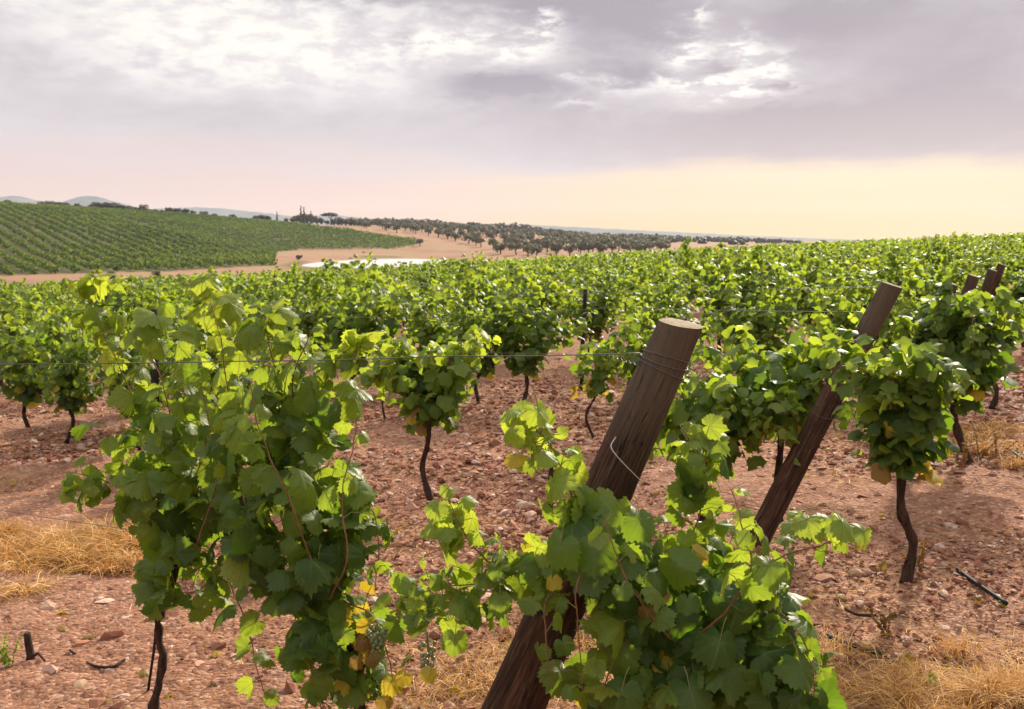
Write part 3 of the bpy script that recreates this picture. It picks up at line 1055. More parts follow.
def crown_points(g, nshoot, tall, wide, lng, head, per, up=False):
    """leaf positions along arching shoots from the head of the trunk; x runs along the row"""
    P, O, FR, shoots = [], [], [], []
    for k in range(nshoot):
        a = g.uniform(0, 2 * np.pi)
        ex, ey = np.cos(a) * lng * g.uniform(.45, 1.05), np.sin(a) * wide * g.uniform(.4, 1.05)
        top = head + tall * g.uniform(.45, 1.0)
        droop = g.uniform(-.25, .6) * tall
        if g.random() < .25:            # a long shoot hanging well clear of the rest
            ex, ey, top = ex * 1.35, ey * 1.3, top * 1.06
        p0 = np.array((np.cos(a) * .05, np.sin(a) * .04, head))
        p1 = np.array((ex * .35, ey * .35, head + (top - head) * .65))
        p2 = np.array((ex * .8, ey * .8, top))
        p3 = np.array((ex * 1.1, ey * 1.1, top - droop))
        n = per
        if up and k < 4:              # shoots standing straight up out of the crown
            p2 = np.array((ex * .7, ey * .6, head + tall * g.uniform(.9, 1.12)))
            p3 = p2 + np.array((g.normal(0, .08), g.normal(0, .08), tall * g.uniform(.1, .32)))
        S_ = spline((p0, p1, p2, p3), n)
        shoots.append(S_)
        fr = np.linspace(0, 1, n)
        for rep in range(2):
            o = unit(g.normal(0, 1, (n, 3)) + np.array((np.cos(a), np.sin(a), .2)) * .8)
            P.append(S_ + o * g.uniform(.03, .12, (n, 1)))
            O.append(o); FR.append(fr)
    return np.vstack(P), np.vstack(O), np.concatenate(FR), shoots


def make_row_vine(seed, templates, nshoot=11, tall=.8, wide=.5, lng=.70, head=.5, per=17, fill=190, size=.125, young=.42, yellow=.002, tr=.02, lean=0., skirts=True, up=False):
    g = np.random.default_rng(seed)
    P, O, FR, shoots = crown_points(g, nshoot, tall, wide, lng, head, per, up)
    u = unit(g.normal(0, 1, (fill, 3)))
    q = g.uniform(.2, 1, fill) ** .4
    c = np.array((0, 0, head + tall * .44))
    lump = 1 + .28 * np.sin(u[:, 0] * 4 + seed) * np.cos(u[:, 2] * 5 + seed * 2)
    F_ = c + u * (q * lump)[:, None] * np.array((lng * .72, wide * .8, tall * .5))
    P = np.vstack((P, F_)); O = np.vstack((O, u)); FR = np.concatenate((FR, np.full(fill, .25)))
    if skirts:
        ns = 16
        a = g.uniform(0, 2 * np.pi, ns)
        SK = np.stack((np.cos(a) * .18, np.sin(a) * .14, head + g.uniform(-.1, .08, ns)), 1)
        P = np.vstack((P, SK)); O = np.vstack((O, unit(np.stack((np.cos(a), np.sin(a), -.3 + 0 * a), 1)))); FR = np.concatenate((FR, np.full(ns, -1.)))
    n = len(P)
    N, Y = leaf_frames(P, O, 0., .8, .45)
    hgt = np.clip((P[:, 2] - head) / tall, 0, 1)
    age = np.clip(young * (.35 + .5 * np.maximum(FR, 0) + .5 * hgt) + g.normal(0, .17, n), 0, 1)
    yel = np.where(g.random(n) < yellow, g.uniform(.2, .9, n), 0)
    yel = np.where(FR < 0, np.where(g.random(n) < .45, g.uniform(.3, 1., n), 0), yel)
    ti = np.stack((age, yel, g.random(n)), 1)
    sz = size * g.uniform(.65, 1.2, n) * (1 - .4 * np.clip(FR, 0, 1) ** 3)
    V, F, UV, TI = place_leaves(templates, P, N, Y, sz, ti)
    stems = []
    for S_ in shoots:
        stems.append(tube_np(S_, np.linspace(.005, .002, len(S_)), 5, cap=False))
    SV, SF = merge(stems)
    nv = len(V)
    mats = [M_LEAF_MID, M_CANE]
    fm = [np.zeros(len(f)) for f in F] + [np.ones(len(f)) for f in SF]
    V2 = np.vstack((V, SV))
    F2 = F + [f + nv for f in SF]
    UV2 = np.vstack((UV, np.zeros((len(SV), 2))))
    TI2 = np.vstack((TI, np.full((len(SV), 3), .3)))
    # faces grouped by corner count are kept in the order given
    fo = mesh_np('foliage', V2, F2, None, UV2, TI2, fmat=fm, mats=mats, link=False)
    b = g.uniform(-.075, .075, 4)
    tp = spline(((lean + b[0], b[1], -.03), (lean * .5 + b[2], b[3], .22), (b[1] * .6, b[0] * .6, .42), (0, 0, head + .06)), 16)
    TV, TF = tube_np(tp, np.linspace(tr * 1.2, tr * .85, 16) * (1 + .22 * np.exp(-np.arange(16) / 1.5) + .15 * np.exp(-(15 - np.arange(16)) / 2.) + .1 * np.sin(np.arange(16) * 1.9 + seed)), 12, .17, seed)
    tk = mesh_np('trunk', TV, TF, M_BARK, link=False)
    return tk.data, fo.data


PROTO = [make_row_vine(100 + s, MIDL, nshoot=12 + s % 4, tall=.74 + .08 * (s % 3), wide=.48 + .06 * (s % 2), lng=.68 + .07 * (s % 3), head=.46 + .03 * (s % 3), size=.125 + .007 * (s % 3), up=True) for s in range(7)]
SMALL = [make_row_vine(140 + s, MIDL, nshoot=5, tall=.5, wide=.22, lng=.3, head=.5, per=10, fill=40, size=.105, young=.55, tr=.011) for s in range(2)]
ENDV = [make_row_vine(160, MIDL, nshoot=12, tall=.60, wide=.30, lng=.32, head=.70, per=15, fill=260, size=.13, young=.34, yellow=.012, tr=.024, lean=.05),
        make_row_vine(161, MIDL, nshoot=15, tall=.74, wide=.44, lng=.46, head=.56, per=18, fill=380, size=.13, young=.28, yellow=.006, tr=.024, lean=.06)]

LONE = make_row_vine(173, MIDL, nshoot=14, tall=.50, wide=.36, lng=.48, head=.63, per=14, fill=110, size=.135, young=.65, tr=.019, lean=.03)

LOW = [make_row_vine(180 + s, MIDL, nshoot=13, tall=.58, wide=.44, lng=.62, head=.60 - .12 * s, per=15, fill=190, size=.125, young=.45) for s in range(2)]

N_VINES = 3


def put_vine(x, y, label, proto, rz=None, sc=1., group='grape vines in the trellis rows', zr=(.97, 1.03)):
    global N_VINES
    N_VINES += 1
    r = thing('grape_vine', (x, y, gz(x, y)), label, 'grape vine', group)
    base = math.atan2(U_ROW[1], U_ROW[0])
    r.rotation_euler = (0, 0, (base + (math.pi if RNG.random() < .5 else 0) + RNG.normal(0, .15)) if rz is None else rz)
    r.scale = (sc * RNG.uniform(.92, 1.08), sc * RNG.uniform(.92, 1.08), sc * RNG.uniform(*zr))
    for nm, me in zip(('trunk', 'foliage'), proto):
        c = bpy.data.objects.new(nm, me)
        COL.objects.link(c)
        c.parent = r
    return r


def row_end(k):
    """where the last vine of row k stands (row 1 is the nearest)"""
    if k == 1:
        return np.array((.62, 3.05))
    if k == 2:
        return np.array((1.96, 5.08))
    return np.array((3.39, 7.64)) + (k - 3) * np.array((1.45, 2.5))


placed = [vA.base[:2], vB.base[:2], vC.base[:2]]
# vines the photograph shows singly
for px, py, lab, pr, rz, sc in (
        (897, 583, 'end vine with stout twisted trunk beside the second leaning post', ENDV[0], .6, .97),
        (955, 465, 'round dark bushy end vine of the third row, dry weeds at its foot', ENDV[1], 0, 1.0),
        (430, 500, 'vine with bare bent trunk alone in the open soil left of the thick post', LONE, .3, 1.),
        (75, 440, 'bushy vine at the left edge, right one of two dark trunks', PROTO[3], None, .95),
        (32, 432, 'bushy vine at the left edge, left one of two dark trunks', PROTO[4], None, .95),
        (592, 440, 'small young vine on a very thin trunk behind the thick post', SMALL[0], None, 1.0),
        (778, 519, 'leafy vine whose trunk is hidden behind the second leaning post', LOW[0], None, 1.),
        (525, 404, 'vine on a short dark trunk between the lone vine and the young vine', PROTO[2], None, .9),
        (388, 420, 'low vine with a thin trunk behind the dense bushy vine', SMALL[1], None, .9),
        (706, 527, 'leafy vine half hidden behind the thick post, its trunk out of sight', LOW[1], None, .95),
        (652, 437, 'third-row vine showing just left of the top of the thick post', PROTO[3], None, .9),
        (482, 402, 'third-row vine behind the lone vine in the open soil', PROTO[4], None, .9),
        (355, 402, 'leafy vine on a dark upright trunk just behind the dense bushy vine', PROTO[5], None, .95)):
    p = ground_at(px, py)
    placed.append(p[:2])
    put_vine(p[0], p[1], lab, pr, rz, sc)
# vines of the second row hidden behind the nearest two
for k, px in enumerate((150, 235, 310)):
    q = np.array((-.6, 7.28)) + np.array((-4.05, 3.37)) * (.78 - .22 * k)
    placed.append(q)
    put_vine(q[0], q[1], 'second-row vine half hidden behind the nearest leafy vines', PROTO[(k + 2) % 7], None, .85)


def vineyard_depth(t):
    return np.interp(t, (-.6, -.5, 0, .2, .35, .7), (76, 78, 86, 98, 112, 114))


sites = []
for k in range(2, 62):
    e = row_end(k)
    for j in range(0, 150):
        p = e + U_ROW * (j * 1.17 + RNG.normal(0, .08))
        t = p[0] / p[1]
        if not (-.60 < t < .60) or p[1] > vineyard_depth(t) or p[1] < 2:
            continue
        if k == 2 and t > -.5:
            continue
        if k == 2 and p[1] < 11.8:
            continue
        if k == 3 and (j == 0 or (8.6 < p[1] < 11.4 and -2.2 < p[0] < 1.5)):
            continue
        if min(np.hypot(*(p - q)) for q in placed) < .75:
            continue
        if RNG.random() < (.09 if k < 9 else .03):
            continue
        sites.append((k, j, p[0], p[1], abs(t) > .545))
sites.sort(key=lambda s: s[3] + (1000 if s[4] else 0))
ORD = {2: 'second', 3: 'third', 4: 'fourth', 5: 'fifth', 6: 'sixth', 7: 'seventh', 8: 'eighth', 9: 'ninth', 10: 'tenth'}
near, rest = sites[:300 - N_VINES], sites[300 - N_VINES:]
for k, j, x, y, edge in near:
    lab = (f'leafy green vine in the {ORD[k]} trellis row, counted from the thick leaning post' if k in ORD else
           'small-looking leafy vine in the farther trellis rows, merging into a green carpet')
    if j == 0 and k in ORD:
        lab = f'end vine at the right-hand end of the {ORD[k]} trellis row'
    put_vine(x, y, lab, PROTO[int(RNG.integers(0, 7))] if j else ENDV[k % 2], None, RNG.uniform(.84, 1.1), zr=(.80, 1.08) if j else (.82, .88))
print('vines', N_VINES, 'rest', len(rest))


def far_vines(sites_):
    P, O, H = [], [], []
    base = []
    ux = np.array((*U_ROW, 0)); uy = np.array((*N_ROW, 0))
    for k, j, x, y, edge in sites_:
        n = 100
        u = unit(RNG.normal(0, 1, (n, 3)))
        q = RNG.uniform(.15, 1, n) ** .4
        top = RNG.uniform(.36, .58)
        loc = u * q[:, None] * np.array((.64, .42, top))
        c = np.array((x, y, gz(x, y) + .44 + top))
        # a few shoot tips stand clear of the crown
        nt = 20
        for _ in range(5):
            a = RNG.uniform(-.6, .6)
            s = np.array((a, RNG.uniform(-.3, .3), top * .8))
            d = np.array((RNG.normal(0, .25), RNG.normal(0, .25), RNG.uniform(.15, .38)))
            m_ = nt // 5 + 1
            loc = np.vstack((loc, s + d * np.linspace(.2, 1, m_)[:, None]))
            u = np.vstack((u, unit(RNG.normal(0, 1, (m_, 3)))))
        P.append(c + loc[:, :1] * ux + loc[:, 1:2] * uy + loc[:, 2:] * np.array((0, 0, 1)))
        O.append(u[:, :1] * ux + u[:, 1:2] * uy + u[:, 2:] * np.array((0, 0, 1)))
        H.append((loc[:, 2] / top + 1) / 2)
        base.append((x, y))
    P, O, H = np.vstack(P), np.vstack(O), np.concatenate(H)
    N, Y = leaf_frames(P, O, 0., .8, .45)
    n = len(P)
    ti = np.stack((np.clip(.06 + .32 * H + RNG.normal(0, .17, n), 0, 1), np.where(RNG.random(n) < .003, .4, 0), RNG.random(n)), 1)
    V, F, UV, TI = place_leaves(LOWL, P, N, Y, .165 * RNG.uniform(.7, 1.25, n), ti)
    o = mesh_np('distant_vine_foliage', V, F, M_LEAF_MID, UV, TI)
    tag(o, 'leafy vine rows running away to the far edge of the vineyard', 'vines', kind='stuff')
    parts = []
    for x, y in base:
        z = gz(x, y)
        parts.append(tube_np(np.array(((x, y, z - .03), (x + .02, y, z + .35), (x, y, z + .75))), (.026, .022, .02), 5, cap=False))
    V, F = merge(parts)
    mesh_np('vine_trunks', V, F, M_BARK, parent=o)['kind'] = 'stuff'


far_vines(rest)


# ------------------------------------------------------------------ posts, stakes and wires
def timber_post(base, top, r0, r1, label, group, detail=True, cut=(0, 0, 1.), seed=0):
    """round post leaning from base to top; local Z runs along it"""
    base, top = np.array(base, float), np.array(top, float)
    ax = top - base
    L = np.linalg.norm(ax)
    o = thing('vineyard_post', base, label, 'wooden post', group)
    o.rotation_mode = 'QUATERNION'
    o.rotation_quaternion = Vector(ax).to_track_quat('Z', 'Y')
    g = np.random.default_rng(seed)
    sides, n = 40, 34
    th = np.arange(sides) / sides * 2 * np.pi
    q = o.rotation_quaternion.to_matrix()
    nl = np.array(q.transposed() @ Vector(unit(np.array(cut, float))))     # cut normal in local space
    z = np.linspace(-.3, L, n)
    ph = g.uniform(0, 6.28, 5)
    V = []
    for i, zz in enumerate(z):
        f = max(0., zz / L)
        r = (r0 + (r1 - r0) * f) * (1 + .022 * np.sin(2 * th + ph[0] + f * 2) + .014 * np.sin(5 * th + ph[1] + f * 3) + .012 * np.sin(f * 17 + ph[2]) + .006 * g.normal(0, 1, sides))
        # two long drying checks
        for c in (1.1, 3.9):
            dth = np.abs((th - c - .25 * np.sin(f * 5 + c) + np.pi) % (2 * np.pi) - np.pi)
            r = r * (1 - .09 * np.exp(-(dth / .07) ** 2))
        bend = .012 * math.sin(f * 3.0) * L
        x, y = r * np.cos(th) + bend, r * np.sin(th)
        zt = np.full(sides, zz)
        if i == n - 1:
            zt = zz - (nl[0] * x + nl[1] * y) / nl[2]
        elif zz > L - .25:
            w = 1 - (L - zz) / .25
            zt = zz - w * (nl[0] * x + nl[1] * y) / nl[2]
        V.append(np.stack((x, y, zt), 1))
    V = np.vstack(V)
    i, j = np.meshgrid(np.arange(n - 1), np.arange(sides), indexing='ij')
    a = (i * sides + j).ravel(); b = (i * sides + (j + 1) % sides).ravel()
    mesh_np('shaft', V, [np.stack((a, b, b + sides, a + sides), 1), np.arange(sides)[None, ::-1]], M_POST, parent=o)
    rim = V[-sides:]
    c = rim.mean(0)
    up = nl * .003
    ring = [c[None] + up]
    for q_ in (.5, .93, 1.0):
        ring.append(c + (rim - c) * q_ + up * (1 if q_ < .95 else .4) + g.normal(0, .0012, rim.shape) * (q_ < .95))
    E = np.vstack(ring)
    k = np.arange(sides); kn = (k + 1) % sides
    mesh_np('cut_top', E, [np.stack((np.zeros(sides, int), 1 + k, 1 + kn), 1)] +
            [np.stack((1 + m * sides + k, 1 + (m + 1) * sides + k, 1 + (m + 1) * sides + kn, 1 + m * sides + kn), 1) for m in range(2)], M_END, parent=o)
    return o, ax / L, L


def wire_wrap(parent, L, r0, r1, z0, z1, turns, wr, mat, phase=0., name='tie_wire', wob=.006):
    n = int(turns * 28) + 2
    f = np.linspace(0, 1, n)
    zz = z0 + (z1 - z0) * f + wob * np.sin(f * 21)
    rr = (r0 + (r1 - r0) * zz / L) * 1.035 + wr
    th = phase + f * turns * 2 * np.pi
    bend = .012 * np.sin(np.clip(zz / L, 0, 1) * 3.0) * L
    P = np.stack((rr * np.cos(th) + bend, rr * np.sin(th), zz), 1)
    V, F = tube_np(P, wr, 6)
    return mesh_np(name, V, F, mat, parent=parent)


PG = 'leaning end posts of the trellis rows'
DP = 3.36
p1_top, p1_low = at(681, 324, DP), at(478, 790, DP)
p1_base = p1_low + (p1_low - p1_top) * 0
zb = gz(p1_base[0], DP)
s_ = (p1_top[2] - zb) / (p1_top[2] - p1_low[2])
p1_base = p1_top + (p1_low - p1_top) * s_
post1, ax1, L1 = timber_post(p1_base, p1_top, .107, .076, 'thick weathered round post leaning over the nearest vine, bound with wire', PG, cut=(.16, -.10, 1.), seed=4)
wire_wrap(post1, L1, .107, .076, L1 - .175, L1 - .115, 2.6, .0017, M_WIRE, .4)
Pw = np.array([post1.matrix_basis.inverted() @ Vector(at(px, py, DP - dd)) for px, py, dd in ((616, 437, .06), (611, 446, .09), (616, 455, .105), (626, 466, .105), (637, 477, .09), (643, 483, .05))])
V, F = tube_np(spline(Pw, 30), .0020, 6)
mesh_np('tie_wire', V, F, M_WIRE_PALE, parent=post1)

p2_top = at(892, 285, 5.72)
p2_low = at(757, 541, 5.72)
s_ = (p2_top[2] - gz(p2_low[0], 5.72)) / (p2_top[2] - p2_low[2])
p2_base = p2_top + (p2_low - p2_top) * s_
post2, ax2, L2 = timber_post(p2_base, p2_top, .070, .061, 'slim dark round post leaning right among vines, a wire loop round it', PG, cut=(.3, -.12, 1.), seed=9)
wire_wrap(post2, L2, .070, .061, L2 - .52, L2 - .40, 1.1, .0022, M_WIRE_PALE, 2.2)
wire_wrap(post2, L2, .070, .061, L2 - .86, L2 - .80, 1.2, .0016, M_WIRE, 1.2)
for k, (px, py, lab) in enumerate(((951, 277, 'leaning end post just showing above the round dark bushy end vine'),
                                   (974, 271, 'leaning end post second beyond the round dark bushy vine'),
                                   (993, 266, 'leaning end post third beyond the round dark bushy vine'),
                                   (1002, 261, 'farthest leaning end post at the right edge'))):
    e = row_end(k + 3) + U_ROW * .62
    tp = at(px, py, e[1])
    b = tp - np.array((.36, 0., 0))
    b[2] = gz(b[0], b[1])
    po, _, Lk = timber_post(b, tp - np.array((0, 0, .05)), .066, .058, lab, PG, cut=(.3, -.2, 1.), seed=20 + k)

# slim line stakes along the rows
SG = 'dark line stakes along the trellis rows'
sv, sf = tube_np(spline(((0, 0, -.1), (.012, .004, .6), (0, 0, 1.5)), 10), np.linspace(.03, .026, 10), 9, .05, 5)
stake_mesh = mesh_np('line_stake', sv, sf, M_STAKE, link=False).data


def stake(x, y, h, label, wid=1., me=stake_mesh):
    o = bpy.data.objects.new('line_stake', me)
    COL.objects.link(o)
    o.location = (x, y, gz(x, y))
    o.scale = (wid, wid, h / 1.5)
    o.rotation_euler = (RNG.normal(0, .03), RNG.normal(0, .03), RNG.uniform(0, 6))
    return tag(o, label, 'stake', SG)


q = np.array((-3.25, 9.0))
stake(q[0], q[1], 1.42, 'dark upright stake showing between the shoots of the nearest left vine', 1.25)
q = ground_at(550, 512)
stake(q[0], q[1], .42, 'short dark stake stub in the soil left of the thick post', .7)
n_st = 0
cand = []
for k in range(3, 62):
    e = row_end(k)
    off = RNG.uniform(2, 6)
    for j in range(0, 24):
        p = e + U_ROW * (off + j * 6.6)
        t = p[0] / p[1]
        if abs(t) < .54 and 12 < p[1] < vineyard_depth(t):
            cand.append((p[1], p[0], k))
cand.sort()
for y, x, k in cand[:280]:
    stake(x, y, RNG.uniform(1.15, 1.36) + .25 * (y > 45), 'thin dark stake poking up from a distant vine row' if y > 45 else
          'thin dark stake among the leafy middle vine rows')


def wire(name, pts, r, label, sag=.0, mat=None):
    P = []
    for a, b in zip(pts[:-1], pts[1:]):
        a, b = np.array(a, float), np.array(b, float)
        f = np.linspace(0, 1, 24)[:, None]
        w = a + (b - a) * f
        w[:, 2] -= sag * 4 * (f * (1 - f))[:, 0]
        P.append(w if b is pts[-1] else w[:-1])
    P = np.vstack(P)
    keep = np.concatenate(([True], np.linalg.norm(np.diff(P, axis=0), axis=1) > 1e-6))
    P = P[keep]
    base = P[0].copy()
    V, F = tube_np(P - base, r, 5)
    o = mesh_np(name, V, F, mat or M_WIRE)
    o.location = tuple(base)
    return tag(o, label, 'wire', 'trellis wires along the rows')


w_at1 = p1_top - ax1 * .15 + np.array((-.085, -.01, 0))
wire('trellis_wire', (w_at1, at(640, 353, DP + .0), at(440, 356, 3.36), at(250, 361, 3.38), at(-60, 364, 3.7)), .0019, 'thin grey wire running left from the top of the thick post', .004)
# twisted splice of the wire end next to the post
sp_ = np.linspace(0, 1, 40)
a0, b0 = w_at1 + np.array((0, -.004, 0)), at(605, 354, DP + .09) + np.array((0, -.004, 0))
P = a0 + (b0 - a0) * sp_[:, None]
P[:, 2] += .0035 * np.sin(sp_ * 50); P[:, 1] += .0035 * np.cos(sp_ * 50)
V, F = tube_np(P - a0, .0016, 5)
o = mesh_np('wire_splice', V, F, M_WIRE)
o.location = tuple(a0)
tag(o, 'twisted wire end wound round the wire beside the thick post', 'wire', 'trellis wires along the rows')
low1 = p1_top - ax1 * .62 + np.array((-.09, 0, 0))
wire('trellis_wire', (at(384, 566, DB + .05), at(250, 545, 4.0), at(-60, 500, 4.75)), .0016, 'lower thin wire passing through the two nearest vines', .01)
w2 = p2_top - ax2 * .17 + np.array((-.07, 0, 0))
far2 = np.array((-.6, 7.28)); far22 = np.array((-6.5, 12.2))
wire('trellis_wire', (w2, at(620, 307, 6.7), (far2[0], far2[1], gz(*far2) + 1.33), (far22[0], far22[1], gz(*far22) + 1.35)), .0019, 'thin wire running left from the second leaning post', .008)
w3 = p2_top - ax2 * .84 + np.array((-.07, 0, 0))
wire('trellis_wire', (w3, (far2[0], far2[1], gz(*far2) + .78), (far22[0], far22[1], gz(*far22) + .8)), .0016, 'lower thin wire running left from the second leaning post', .008)
e3 = row_end(3)
for zz, lab in ((1.38, 'top wire of the third row, half hidden in leaves'), (.8, 'lower wire of the third row, half hidden in leaves')):
    a, b, c = e3 + U_ROW * .6, e3 + U_ROW * 6, e3 + U_ROW * 13
    wire('trellis_wire', [(q[0], q[1], gz(*q) + zz) for q in (a, b, c)], .0018, lab, .008)

# thin training cane beside the left vine, old cut stump at the left edge
a, b = ground_at(148, 692), at(158, 600, DA - .1)
V, F = tube_np(np.array((a - a, (b - a) * .5 + np.array((.006, 0, 0)), b - a)), (.006, .0055, .005), 7)
o = mesh_np('training_cane', V, F, M_BARK)
o.location = tuple(a)
tag(o, 'thin straight dead cane leaning beside the nearest left trunk', 'cane')
a = ground_at(30, 662)
o = thing('vine_stump', a, 'short dark cut stump standing in stones at the left edge', 'stump')
V, F = tube_np(np.array(((0, 0, -.03), (.004, 0, .03), (-.006, .004, .09), (-.008, 0, .135))), (.026, .02, .017, .016), 12, .12, 8)
mesh_np('bark', V, F, M_BARK, parent=o)
V, F = tube_np(np.array(((0, 0, .02), (.05, -.02, .05), (.09, -.05, .03), (.13, -.08, .005))), (.008, .006, .005, .003), 7, .1, 8)
mesh_np('root', V, F, M_BARK, parent=o)


# ------------------------------------------------------------------ stones, straw, litter
def ico():
    p = (1 + 5 ** .5) / 2
    V = unit(np.array([(-1, p, 0), (1, p, 0), (-1, -p, 0), (1, -p, 0), (0, -1, p), (0, 1, p), (0, -1, -p), (0, 1, -p), (p, 0, -1), (p, 0, 1), (-p, 0, -1), (-p, 0, 1)], float))
    F = np.array([(0, 11, 5), (0, 5, 1), (0, 1, 7), (0, 7, 10), (0, 10, 11), (1, 5, 9), (5, 11, 4), (11, 10, 2), (10, 7, 6), (7, 1, 8), (3, 9, 4), (3, 4, 2), (3, 2, 6), (3, 6, 8), (3, 8, 9), (4, 9, 5), (2, 4, 11), (6, 2, 10), (8, 6, 7), (9, 8, 1)])
    return V, F


def subdiv(V, F):
    V = list(map(tuple, V)); cache = {}
    def mid(a, b):
        k = (min(a, b), max(a, b))
        if k not in cache:
            cache[k] = len(V)
            V.append(tuple(unit(np.array(V[a]) + np.array(V[b]))))
        return cache[k]
    out = []
    for a, b, c in F:
        ab, bc, ca = mid(a, b), mid(b, c), mid(c, a)
        out += [(a, ab, ca), (b, bc, ab), (c, ca, bc), (ab, bc, ca)]
    return np.array(V), np.array(out)


ICO = ico()
ICO2 = subdiv(*ICO)


def gravel():
    n = 105000
    # denser close to the camera
    t = RNG.uniform(-.68, .68, n)
    D = 2.4 + 15 * RNG.random(n) ** 1.9
    x, y = t * D, D
    r = .0040 * np.exp(RNG.normal(.42, .62, n)) * np.clip(D / 4.5, .75, 2.2)
    r = np.clip(r, .003, .045)
    keep = np.ones(n, bool)
    for cx, cy, rx, ry, k in STRAW_SPOTS[:2]:
        inside = np.exp(-((x - cx) / rx) ** 2 - ((y - cy) / ry) ** 2) > .45
        keep &= ~(inside & (RNG.random(n) < .75))
    keep &= ~((ruts(x, y) > .45) & (r > .006) & (RNG.random(n) < .8))
    x, y, r = x[keep], y[keep], r[keep]
    n = len(x)
    z = terrain(x, y) + .034 * (.5 * vnoise(x * 3.1, y * 3.1, 1) + .32 * vnoise(x * 8.3, y * 8.3, 2) + .24 * np.abs(vnoise(x * 19, y * 19, 3))) * sstep(np.hypot(x, y), 26, 9) * (1 - .75 * ruts(x, y)) - .045 * ruts(x, y) * sstep(np.hypot(x, y), 26, 9)
    V0, F0 = ICO
    sx = RNG.uniform(.7, 1.5, (n, 1)); sy = RNG.uniform(.6, 1.2, (n, 1)); sz = RNG.uniform(.28, .8, (n, 1))
    a = RNG.uniform(0, 6.28, n); ca, sa = np.cos(a)[:, None], np.sin(a)[:, None]
    vx = V0[None, :, 0] * sx; vy = V0[None, :, 1] * sy; vz = V0[None, :, 2] * sz
    jit = 1 + RNG.normal(0, .26, (n, 12))
    tlt = RNG.normal(0, .45, (n, 1))
    vx, vy, vz = vx * jit, vy * jit, vz * jit
    vy, vz = vy * np.cos(tlt) - vz * np.sin(tlt), vy * np.sin(tlt) + vz * np.cos(tlt)
    X = x[:, None] + r[:, None] * (vx * ca - vy * sa)
    Y = y[:, None] + r[:, None] * (vx * sa + vy * ca)
    Z = z[:, None] + r[:, None] * (vz + .12)
    V = np.stack((X, Y, Z), -1).reshape(-1, 3)
    F = (F0[None] + np.arange(n)[:, None, None] * 12).reshape(-1, 3)
    pal = np.array(((.31, .130, .075), (.37, .175, .105), (.43, .225, .145), (.24, .095, .055), (.53, .345, .25), (.62, .46, .37), (.19, .08, .05)))
    c = pal[RNG.choice(len(pal), n, p=(.20, .20, .15, .16, .13, .08, .08))] * RNG.uniform(.65, 1.3, (n, 1))
    o = mesh_np('gravel', V, F, M_STONE, tint=np.repeat(c, 12, 0), smooth=False)
    tag(o, 'reddish stones and clods scattered all over the vineyard soil', 'gravel', kind='stuff')


gravel()


def stones():
    pal = ((.55, .40, .32), (.46, .30, .22), (.40, .27, .16), (.62, .50, .43), (.34, .19, .13))
    lst = [(80, 688, .034, 2, 'rounded tan stone lying near the short cut stump'), (295, 668, .03, 3, 'pale stone on the soil between the two nearest vines'),
           (855, 575, .036, 2, 'tan stone lying left of the twisted end-vine trunk'), (868, 574, .022, 1, 'small brown stone touching the tan stone by the end vine'),
           (525, 508, .045, 1, 'flat reddish slab stone in open soil left of the thick post'), (432, 490, .02, 3, None), (60, 700, .02, 1, None),
           (20, 684, .022, 4, None), (110, 672, .018, 0, None), (45, 676, .02, 4, None), (780, 600, .02, 0, None), (770, 640, .02, 3, None), (945, 630, .02, 0, None),
           (905, 640, .018, 1, None), (330, 660, .018, 0, None), (940, 548, .025, 0, None), (1000, 520, .025, 3, None), (940, 515, .025, 0, None),
           (720, 500, .02, 1, None), (560, 470, .025, 0, None), (480, 480, .02, 3, None), (250, 640, .018, 4, None), (1010, 640, .022, 2, None),
           (500, 530, .02, 0, None), (860, 605, .02, 3, None), (125, 620, .02, 3, None), (30, 600, .02, 0, None), (100, 600, .018, 0, None)]
    for k, (px, py, r, c, lab) in enumerate(lst):
        p = ground_at(px, py)
        g = np.random.default_rng(k)
        V = ICO2[0] * np.array((g.uniform(1., 1.6), g.uniform(.8, 1.2), g.uniform(.5, .8)))
        V = V * (1 + .09 * np.sin(V @ g.normal(0, 2.4, 3) + g.uniform(0, 6)))[:, None] * (1 + g.normal(0, .05, (len(V), 1)))
        o = mesh_np('stone', V * r, ICO2[1], M_STONE, tint=np.tile(np.array(pal[c]), (len(V), 1)), smooth=False)
        o.location = (p[0], p[1], p[2] + r * .22)
        o.rotation_euler = (0, 0, g.uniform(0, 6))
        tag(o, lab or 'one of the fist-sized stones scattered over the bare soil', 'stone', 'larger stones on the soil')


stones()


